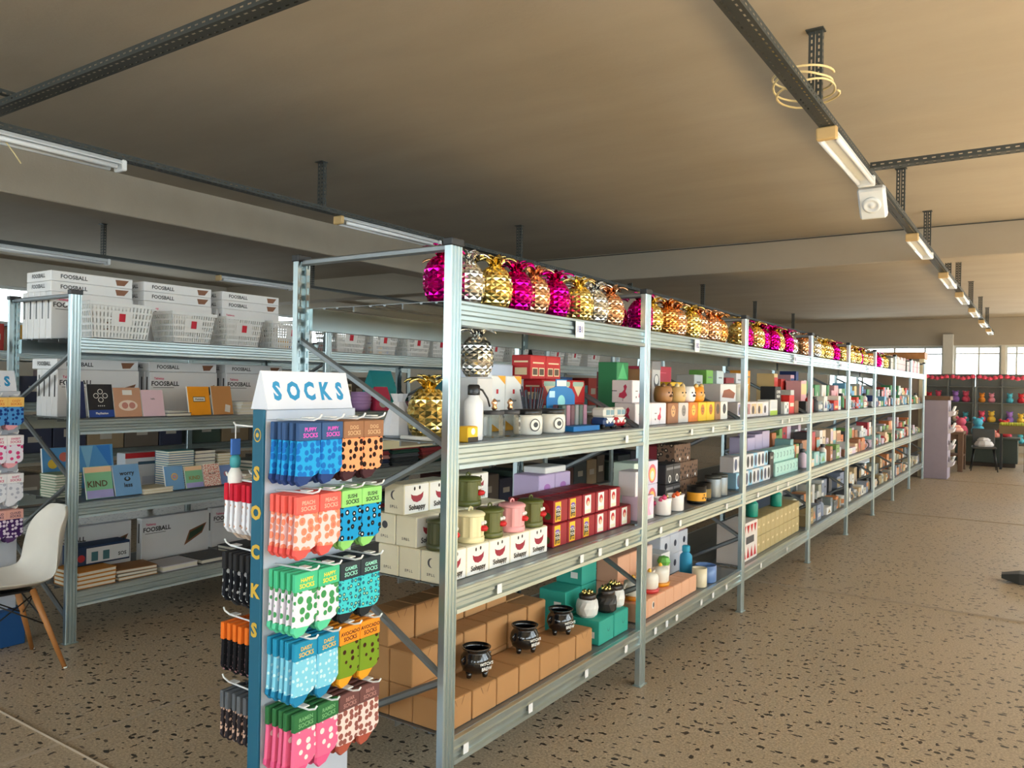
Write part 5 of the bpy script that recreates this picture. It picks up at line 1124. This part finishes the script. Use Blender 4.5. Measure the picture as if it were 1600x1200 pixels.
DES = {
 'blue paw-print': (rs(52, 84, 130), spots('sk_paw', (40, 160, 220), (30, 110, 190), 45, .42), rs(30, 60, 120), rs(220, 90, 200), 'PUPPY'),
 'orange dachshund': (rs(150, 106, 76), spots('sk_dog', (250, 160, 112), (40, 26, 24), 42, .36), rs(60, 24, 34), rs(206, 170, 130), 'DOG'),
 'coral peach': (rs(240, 100, 90), spots('sk_peach', (244, 206, 206), (246, 140, 110), 38, .45, (240, 120, 100)), rs(236, 90, 84), rs(250, 180, 160), 'PEACH'),
 'blue sushi': (rs(150, 214, 120), spots('sk_sushi', (30, 150, 206), (20, 24, 30), 40, .34, (230, 230, 226)), rs(140, 206, 110), rs(40, 60, 40), 'SUSHI'),
 'mint smiley': (rs(70, 190, 140), spots('sk_smile', (232, 226, 238), (70, 150, 90), 36, .4), rs(90, 206, 160), rs(240, 220, 60), 'HAPPY'),
 'teal gamer': (rs(44, 54, 60), spots('sk_game', (70, 200, 206), (40, 110, 130), 60, .38, (190, 220, 150)), rs(24, 28, 32), rs(150, 220, 200), 'GAMER'),
 'light blue flower': (rs(20, 140, 180), spots('sk_flower', (130, 206, 230), (200, 232, 240), 55, .3), rs(20, 130, 176), rs(230, 190, 80), 'DAISY'),
 'green avocado': (rs(238, 146, 30), spots('sk_avo', (120, 150, 40), (70, 40, 24), 36, .26, (60, 30, 20)), rs(240, 160, 30), rs(90, 40, 20), 'AVOCADO'),
 'pink ramen': (rs(44, 110, 60), spots('sk_ramen', (236, 110, 150), (250, 230, 226), 34, .3), rs(230, 90, 140), rs(120, 180, 120), 'RAMEN'),
 'beige bear': (rs(110, 70, 66), spots('sk_bear', (236, 214, 206), (150, 90, 80), 46, .42), rs(170, 80, 60), rs(180, 130, 120), 'BEAR'),
 'red and white reindeer': (rs(200, 20, 50), spots('sk_deer', (226, 230, 240), (190, 140, 110), 55, .36), rs(214, 190, 170), WH, 'XMAS'),
 'black peppermint': (rs(30, 30, 34), spots('sk_mint', (26, 28, 34), (214, 218, 222), 42, .4, (26, 28, 34)), rs(40, 42, 46), WH, 'MINT'),
 'orange and black floral': (rs(226, 110, 20), spots('sk_flor', (24, 24, 28), (160, 120, 126), 60, .34), rs(26, 24, 26), WH, 'FLORA'),
 'grey patterned': (rs(90, 94, 100), spots('sk_grey', (50, 44, 48), (206, 170, 150), 70, .42), rs(200, 190, 184), WH, 'KNIT'),
 'orange and blue': (rs(246, 200, 110), spots('sk_ob', (80, 150, 214), (30, 60, 130), 40, .35), rs(240, 170, 180), rs(220, 110, 40), 'COZY'),
 'pink and white': (rs(240, 236, 240), spots('sk_pw', (232, 226, 240), (214, 70, 130), 30, .3), rs(240, 170, 180), rs(206, 60, 120), 'SWEET'),
 'white soft': (rs(238, 236, 238), spots('sk_ws', (226, 228, 236), (180, 184, 200), 34, .3), rs(226, 228, 236), rs(206, 60, 120), 'SOFT'),
 'purple spotted': (rs(226, 170, 160), spots('sk_ps', (70, 40, 96), (220, 206, 226), 44, .38), rs(80, 50, 100), rs(90, 60, 90), 'CLOUD')}
TEAL = rgb(16, 92, 120); GOLD = rgb(206, 170, 60); PANEL = rgb(196, 202, 212); SIGNB = rgb(40, 140, 190)
WPEG = rgb(232, 234, 234, rough=.35)
def stand(label, x, y, rows, sgroup, which, left_rows=(), n=5, ps=1.0, bh=.03, bw=.2):
    """panel stand along y: white faces look along +x and -x, narrow blue edge looks along -y; (x, y) near corner of the +x face"""
    t = thing('sock_stand', label, 'display stand', (x, y, 0)); L = .36; W = .045; H = 1.425
    obj('panel', MB().cbox(-W, 0, .004, L, bh, H - .01, PANEL, .003).mesh('panel'), t)
    e = obj('blue_edge', MB().cbox(-W - .002, .002, -.006, .004, bh, H, TEAL, .002).mesh('blue_edge'), t)
    obj('header_strip', MB().cbox(-W - .003, .004, .005, L + .004, H - .03, H, PANEL, .002).mesh('header_strip'), t)
    obj('base_plate', MB().cbox(-W - bw, bw, -.03, L + .03, 0, bh, rgb(20, 80, 140), .004).mesh('base_plate'), t)
    for k, ch in enumerate('SOCKS'): obj('lettering', tmesh(ch, GOLD, .055), e, (-W / 2, -.0078, H - .19 - .115 * k), FY)
    m2 = MB(); arty(m2, -.0062, [('d', GOLD, -W / 2, H - .075, .016, 1.3), ('d', TEAL, -W / 2, H - .075, .013, 1.3), ('d', GOLD, -W / 2, H - .075, .007)]); obj('gold_emblem', m2.mesh('gold_emblem', False), e)
    sgn = thing('tent_sign', 'white tent sign reading SOCKS in blue on the %s' % which, 'sign', (x, y, 0), 0, 'tent signs on the sock stands')
    zb_, zt_ = H + .001, H + .115
    obj('sign_card', MB().prism([(-W - .018, zb_), (.014, zb_), (-W / 2 + .003, zt_), (-W / 2 - .003, zt_)], .0, L - .02, rgb(222, 226, 236)).mesh('sign_card'), sgn)
    sl = math.atan2(.014 + W / 2 - .003, zt_ - zb_); nx = (.014 - W / 2 + .003) / 2
    for k, ch in enumerate('SOCKS'): obj('lettering', tmesh(ch, SIGNB, .076, .8), sgn, (nx + .0016, .045 + .0625 * k, zb_ + .052), (R_(90) - sl, 0, R_(90)))
    ys = [.045, .132, .219, .306]
    for side, rws in ((1, rows), (-1, left_rows)):
        for r, (z, des) in enumerate(rws):
            for cidx, dn in enumerate(des):
                if dn is None: continue
                yy = ys[cidx]; px = 0 if side > 0 else -W
                pm = cached('peg', lambda: MB().tube([(0, 0, 0), (.16, 0, .004), (.185, 0, .012), (.192, 0, .022)], .003, 6, WPEG).mesh('peg'))
                p = obj('peg', pm, t, (px, yy, z + .004), (0, 0, 0 if side > 0 else math.pi), (ps, 1, 1))
                obj('price_clip', cached('pclip', lambda: MB().cbox(.12, .15, -.012, .012, .0085, .012, WPEG, .001).mesh('price_clip')), p)
                d = DES[dn]
                for k in range(n):
                    sock('%s socks, %s, %s row, %s column, %s out' % (dn, which if side > 0 else 'its hidden side', ORD[r], ORD[cidx], ORD[k]),
                         (x + px + side * (.03 + .027 * k), y + yy + .003 * math.sin(k * 2.3 + r), z), d[:4], (0 if side > 0 else math.pi) + .05 * math.sin(k * 1.7 + cidx), sgroup, (d[4],) if k == n - 1 and side > 0 else None)
    return t
A = ['blue paw-print'] * 2 + ['orange dachshund'] * 2; B = ['coral peach'] * 2 + ['blue sushi'] * 2; C_ = ['mint smiley'] * 2 + ['teal gamer'] * 2; D_ = ['light blue flower'] * 2 + ['green avocado'] * 2; E_ = ['pink ramen'] * 2 + ['beige bear'] * 2
stand('sock display stand with a blue edge lettered SOCKS, at the end of the long rack', -1.885, 1.508, [(1.392, A), (1.182, B), (.962, C_), (.765, D_), (.562, E_)], 'socks on the near stand', 'near stand',
      [(1.195, ['red and white reindeer'] * 2), (.985, ['black peppermint'] * 2), (.77, ['orange and black floral'] * 2), (.56, ['grey patterned'] * 2)])
# a keyring toy on the empty top left peg
t = thing('hanging_charm', 'white and blue charm hanging from the upper left peg of the sock stand', 'charm', (-2.06, 1.54, 1.30))
obj('hook', MB().tube([(.13, 0, .07), (.0, 0, .072), (-.01, 0, .08)], .003, 6, WPEG).mesh('hook'), t)
obj('cord', MB().tube([(0, 0, .072), (0, 0, .02)], .002, 5, WPEG).mesh('cord'), t)
obj('tag_card', MB().cbox(-.004, .004, -.016, .016, -.02, .03, rgb(60, 110, 190), .001).mesh('tag_card'), t)
obj('clip', MB().lathe([(.012, -.06), (.016, -.05), (.016, -.03), (.01, -.02)], 12, rgb(60, 150, 160)).mesh('clip'), t)
obj('white_body', MB().lathe([(.004, -.16), (.02, -.15), (.022, -.08), (.012, -.058)], 12, WH).mesh('white_body'), t)
stand('sock display stand with its sign cut by the left picture edge', -4.80, 1.78, [(1.392, ['orange and blue'] * 4), (1.182, ['pink and white'] * 4), (.97, ['white soft'] * 4), (.77, ['purple spotted'] * 4)], 'socks on the left stand', 'left stand', (), 3, .62, .2, .05)

# ================================================================== shell chair
RZ = R_(-95); CXY = (-4.415, 1.90)
t = thing('shell_chair', 'white moulded plastic shell chair with wooden dowel legs', 'chair', (*CXY, 0), RZ)
prof = [(.235, .425), (.22, .44), (.16, .445), (.05, .435), (-.07, .43), (-.15, .44), (-.205, .485), (-.235, .56), (-.255, .65), (-.272, .73), (-.285, .79), (-.292, .82)]
wid = [.17, .20, .222, .232, .236, .238, .236, .23, .215, .19, .15, .09]
nu = 12; vs = []; fs = []
for j, ((px, pz), w) in enumerate(zip(prof, wid)):
    v = j / (len(prof) - 1); back = max(0, min(1, (v - .42) / .25))
    for i in range(nu + 1):
        u = -1 + 2 * i / nu; e = abs(u) ** 3
        vs.append((px + back * .075 * e * (1 if j < 10 else .5), u * w, pz + (1 - back) * .045 * e + (0 if j else -.01)))
for j in range(len(prof) - 1):
    for i in range(nu): a = j * (nu + 1) + i; fs.append((a, a + 1, a + nu + 2, a + nu + 1))
o = obj('seat_shell', MB().idx(vs, fs, rgb(214, 210, 200, rough=.4), True).mesh('seat_shell'), t)
sol = o.modifiers.new('thickness', 'SOLIDIFY'); sol.thickness = .009; sol.offset = 0
sub = o.modifiers.new('smooth', 'SUBSURF'); sub.levels = 2; sub.render_levels = 2
feet = []
for sx in (-1, 1):
    for sy in (-1, 1):
        top_, ft = (sx * .10, sy * .115, .415), (sx * .225, sy * .215, 0.0); feet.append((top_, ft))
        lg = obj('leg', MB().tube([top_, ft], .017, 10, 'wood', .011).mesh('leg'), t)
        obj('foot_cap', MB().lathe([(.011, 0), (.012, .008)], 10, WH).mesh('foot_cap'), lg, (ft[0], ft[1], 0))
def lp(a, k): return tuple(Vector(feet[a][0]).lerp(Vector(feet[a][1]), k))
for a, b in ((0, 1), (2, 3), (0, 2), (1, 3)):
    obj('wire_strut', MB().tube([lp(a, .45), lp(b, .06)], .004, 6, BLK).mesh('wire_strut'), t); obj('wire_strut', MB().tube([lp(b, .45), lp(a, .06)], .004, 6, BLK).mesh('wire_strut'), t)
obj('mount', MB().cbox(-.11, .11, -.125, .125, .405, .418, BLK, .004).mesh('mount'), t)
# dark fork end at the right edge of the floor
t = thing('pallet_truck_fork', 'dark tapered metal fork end lying low on the terrazzo at the right edge', 'pallet truck', (-.235, 7.45, 0))
obj('fork_blade', MB().idx([(0, -.05, .03), (0, .05, .03), (.12, .075, .0), (.12, -.075, 0), (1.1, .075, 0), (1.1, -.075, 0), (0, -.05, .06), (0, .05, .06), (.12, .075, .085), (.12, -.075, .085), (1.1, .075, .085), (1.1, -.075, .085)],
    [(0, 1, 2, 3), (3, 2, 4, 5), (6, 9, 8, 7), (9, 11, 10, 8), (0, 6, 7, 1), (1, 7, 8, 2), (2, 8, 10, 4), (0, 3, 9, 6), (3, 5, 11, 9), (5, 4, 10, 11)], rgb(44, 46, 44, rough=.5)).mesh('fork_blade'), t)
obj('white_sticker', MB().cbox(.16, .42, -.077, -.0752, .03, .068, WH, .0005).mesh('white_sticker'), t)

# ================================================================== far end of the hall
t = thing('cardboard_display', 'grey-lilac cardboard display stand at the end of the long rack', 'display stand', (-1.47, 15.62, 0)); LG = rgb(166, 156, 172)
obj('tower', MB().cbox(-.2, .17, -.24, .24, 0, 1.36, LG, .006).mesh('tower'), t)
obj('top_board', MB().cbox(-.21, .2, -.25, .25, 1.36, 1.43, 'wood_dark', .004).mesh('top_board'), t)
for k in range(4):
    obj('side_tray', cached('strayy', lambda: MB().idx([(0, -.2, 0), (.07, -.2, .03), (.07, .2, .03), (0, .2, 0), (0, -.2, .1), (.09, -.2, .1), (.09, .2, .1), (0, .2, .1)], [(0, 3, 2, 1), (0, 1, 5, 4), (1, 2, 6, 5), (2, 3, 7, 6), (3, 0, 4, 7)], rgb(214, 208, 214)).mesh('side_tray')), t, (.171, 0, .2 + .29 * k))
    o = obj('white_packet', cached('wpk', lambda: MB().cbox(-.012, .012, -.15, .15, 0, .16, WH, .003).mesh('white_packet')), t, (.2, 0, .235 + .29 * k), (0, .35, 0))
t = thing('wooden_cabinet', 'tall cabinet with wooden top board behind the last shelves', 'cabinet', (-2.12, 15.75, 0))
obj('cabinet_body', MB().cbox(-.42, .34, -.2, .2, 0, 2.08, rgb(150, 136, 122), .005).mesh('cabinet_body'), t)
obj('side_board', MB().cbox(.34, .42, -.21, .2, 0, 2.08, rgb(232, 222, 190), .004).mesh('side_board'), t)
obj('top_board', MB().cbox(-.43, .43, -.22, .2, 2.08, 2.2, 'wood', .004).mesh('top_board'), t)
t = thing('display_table', 'brown wooden table with slab legs in front of the toy shelves', 'table', (-1.38, 17.35, 0))
obj('table_top', MB().cbox(-.28, .2, -.35, .35, .7, .75, 'wood_dark', .004).mesh('table_top'), t)
for sx in (-.22, .15):
    for sy in (-.3, .3): obj('leg', cached('tleg', lambda: MB().cbox(-.045, .045, -.045, .045, 0, .7, 'wood_dark', .004).mesh('leg')), t, (sx, sy, 0))
obj('apron', MB().cbox(-.2, .13, -.31, -.29, .58, .7, 'wood_dark', .003).mesh('apron'), t); obj('lower_shelf', MB().cbox(-.26, .19, -.32, .32, .28, .31, 'wood_dark', .003).mesh('lower_shelf'), t)
def heap(label, x, y, z, c, r, h, cat='clothes', group=None):
    t = thing('cloth_heap', label, cat, (x, y, z), 0, group); m = rgb(*c, rough=.95); c2 = tuple(min(255, v + 14) for v in c)
    obj('lower_cloth', MB().lathe([(r * .9, 0), (r, h * .2), (r * .8, h * .55), (r * .4, h * .7), (0, h * .72)], 9, m, smooth=False).mesh('lower_cloth'), t)
    obj('upper_cloth', MB().lathe([(r * .5, h * .55), (r * .7, h * .72), (r * .45, h * .95), (0, h)], 8, rgb(*c2, rough=.95), smooth=False).mesh('upper_cloth'), t)
heap('peach cloth heaped on the brown wooden table', -1.33, 17.2, .7505, (236, 176, 160), .14, .13)
t = thing('slim_chair', 'chair with thin dark legs in front of the toy shelves', 'chair', (-.88, 17.62, 0), .1)
obj('seat', MB().cbox(-.2, .2, -.2, .2, .43, .47, rgb(70, 72, 74), .012).mesh('seat'), t)
obj('backrest', MB().cbox(-.19, .19, .18, .21, .5, .8, rgb(60, 64, 66), .01).mesh('backrest'), t)
for sx in (-1, 1):
    for sy in (-1, 1): obj('leg', MB().tube([(sx * .16, sy * .16, .435), (sx * .22, sy * .22, 0)], .014, 8, BLK, .009).mesh('leg'), t)
    obj('back_post', MB().tube([(sx * .15, .19, .45), (sx * .15, .195, .55)], .012, 8, BLK).mesh('back_post'), t)
heap('pale grey clothes heaped on the slim chair', -.88, 17.58, .4705, (206, 206, 212), .17, .17); heap('salmon clothes heaped on the dark bench', -.85, 18.75, .6005, (220, 140, 126), .2, .16)
t = thing('dark_bench', 'dark green bench cabinet behind the slim chair', 'bench', (-.85, 18.9, 0))
obj('bench_body', MB().cbox(-.6, .5, -.25, .25, .08, .56, rgb(64, 76, 72), .006).mesh('bench_body'), t); obj('bench_top', MB().cbox(-.64, .54, -.28, .28, .56, .6, rgb(80, 90, 84), .005).mesh('bench_top'), t); obj('plinth', MB().cbox(-.56, .46, -.22, .22, 0, .08, rgb(60, 50, 42), .004).mesh('plinth'), t)
FR = rgb(96, 102, 102)
def toyshelf(label, x0, x1, y, h, levels):
    t = thing('toy_shelf', label, 'shelving', ((x0 + x1) / 2, y, 0)); w = (x1 - x0) / 2
    for sx in (-1, 0, 1):
        for sy in (-.18, .18): obj('upright', cached(('tup', h), lambda: MB().cbox(-.018, .018, -.018, .018, 0, h, FR, .003).mesh('upright')), t, (sx * (w - .018), sy, 0))
    for z in levels: obj('shelf_board', cached(('tsb', w), lambda: MB().cbox(-w, w, -.2, .2, 0, .025, FR, .003).mesh('shelf_board')), t, (0, 0, z))
    obj('back_panel', MB().cbox(-w, w, .2, .21, .3, h, rgb(128, 130, 124), .002).mesh('back_panel'), t)
    obj('header_board', MB().cbox(-w, w, -.215, -.2, h - .12, h, rgb(120, 118, 112), .003).mesh('header_board'), t)
toyshelf('grey toy shelf under the far windows, left one', -2.3, -1.25, 21.0, 1.92, (.35, .8, 1.25, 1.62)); toyshelf('grey toy shelf under the far windows, right one', -1.22, -.2, 21.0, 1.92, (.35, .8, 1.25, 1.62))
TOY = [(226, 90, 120), (90, 190, 214), (240, 200, 80), (206, 50, 60), (120, 170, 90), (206, 190, 170), (150, 110, 190), (232, 150, 170), (90, 110, 120), (240, 236, 226), (236, 150, 60)]
def toy(label, x, y, z, c, s=1.0, group='soft toys on the far shelves'):
    t = thing('soft_toy', label, 'soft toy', (x, y, z), 0, group); t.scale = (s, s, s); m = rgb(*c, rough=.95)
    obj('body', cached(('tyb', m), lambda: MB().lathe([(.05, 0), (.08, .03), (.085, .08), (.06, .13), (0, .15)], 12, m).mesh('body')), t)
    obj('head', cached(('tyh', m), lambda: MB().lathe([(0, -.06), (.045, -.045), (.065, 0), (.045, .045), (0, .06)], 12, m).mesh('head')), t, (0, -.02, .19))
    for sd in (-1, 1): obj('ear', cached(('tye', m), lambda: MB().lathe([(0, -.022), (.02, -.012), (.022, .006), (0, .022)], 8, m).mesh('ear')), t, (sd * .048, -.02, .245))
rt3 = random.Random(21)
TN = {0: 'rose', 1: 'cyan', 2: 'yellow', 3: 'red', 4: 'green', 5: 'beige', 6: 'purple', 7: 'pink', 8: 'slate', 9: 'white', 10: 'orange'}
for si, (x0, x1) in enumerate(((-2.22, -1.3), (-1.15, -.28))):
    for li, z in enumerate((.375, .825, 1.275)):
        for k in range(4):
            ci = rt3.randrange(11)
            toy('%s soft toy on the %s toy shelf, %s board, %s from left' % (TN[ci], ('left', 'right')[si], ('lower', 'middle', 'upper')[li], ORD[k]), x0 + (.05, .24, .46 + .13, .8)[k], 20.95, z, TOY[ci], rt3.choice((.85, 1.0)))
toy('big pink soft toy sitting on the dark bench', -1.36, 18.95, .6005, (236, 110, 140), 1.5, 'large soft toys on the bench'); toy('big light blue soft toy sitting on the dark bench', -1.06, 19.02, .6005, (90, 190, 220), 1.5, 'large soft toys on the bench'); toy('big red soft toy sitting on the dark bench', -.60, 18.98, .6005, (214, 60, 66), 1.4, 'large soft toys on the bench')
def garland(label, x, z):
    t = thing('paper_garland', label, 'garland', (x, 20.725, z), 0, 'pink garlands on the toy shelves')
    for k in range(5): obj('tassel', cached('tass', lambda: MB().lathe([(0, -.05), (.05, -.03), (.055, .01), (.02, .04), (0, .045)], 8, rgb(240, 90, 120, rough=.9), smooth=False).mesh('tassel')), t, (-.2 + .1 * k, 0, -.02 * (2 - abs(k - 2))))
for k, x in enumerate((-2.0, -1.47, -.94, -.41)): garland('pink paper garland along the toy shelf top, %s from left' % ORD[k], x, 1.86)
t = thing('planter', 'wooden planter with yellow-green flowers right of the slim chair', 'planter', (-.42, 18.3, 0))
for sx in (-1, 1):
    for sy in (-1, 1): obj('leg', cached('pleg', lambda: MB().cbox(-.02, .02, -.02, .02, 0, .72, BLK, .003).mesh('leg')), t, (sx * .2, sy * .12, 0))
obj('trough', MB().cbox(-.24, .24, -.16, .16, .7, .86, rgb(130, 112, 84), .005).mesh('trough'), t)
for k in range(10): obj('flower_head', cached('flh', lambda: MB().lathe([(0, -.04), (.045, -.01), (.05, .02), (.02, .045), (0, .05)], 8, rgb(206, 214, 90, rough=.9), smooth=False).mesh('flower_head')), t, (-.19 + .042 * k, .05 * ((k * 3) % 3 - 1), .88))
t = thing('flower_stand', 'tall dark stand with a yellow bouquet at the right picture edge', 'flower stand', (-.12, 17.9, 0))
obj('frame', MB().cbox(-.12, .3, -.15, .15, .62, .66, BLK, .004).mesh('frame'), t)
for sx in (-.1, .28):
    for sy in (-.13, .13): obj('leg', cached('fleg', lambda: MB().cbox(-.014, .014, -.014, .014, 0, .62, BLK, .003).mesh('leg')), t, (sx, sy, 0))
obj('vase', MB().lathe([(.06, .66), (.08, .75), (.05, .9), (.06, .95)], 14, rgb(150, 190, 190)).mesh('vase'), t)
for k in range(9): obj('yellow_flower', cached('ylf', lambda: MB().lathe([(0, -.04), (.05, -.01), (.055, .02), (.02, .045), (0, .05)], 8, rgb(246, 214, 70, rough=.9), smooth=False).mesh('yellow_flower')), t, (.08 * math.cos(k * .7), .08 * math.sin(k * .7), 1.0 + .05 * (k % 3)))
for k in range(4): obj('pink_flower', cached('pkf', lambda: MB().lathe([(0, -.035), (.04, -.01), (.045, .02), (0, .04)], 8, rgb(206, 60, 90, rough=.9), smooth=False).mesh('pink_flower')), t, (.09 * math.cos(k * 1.6), .09 * math.sin(k * 1.6), .94))
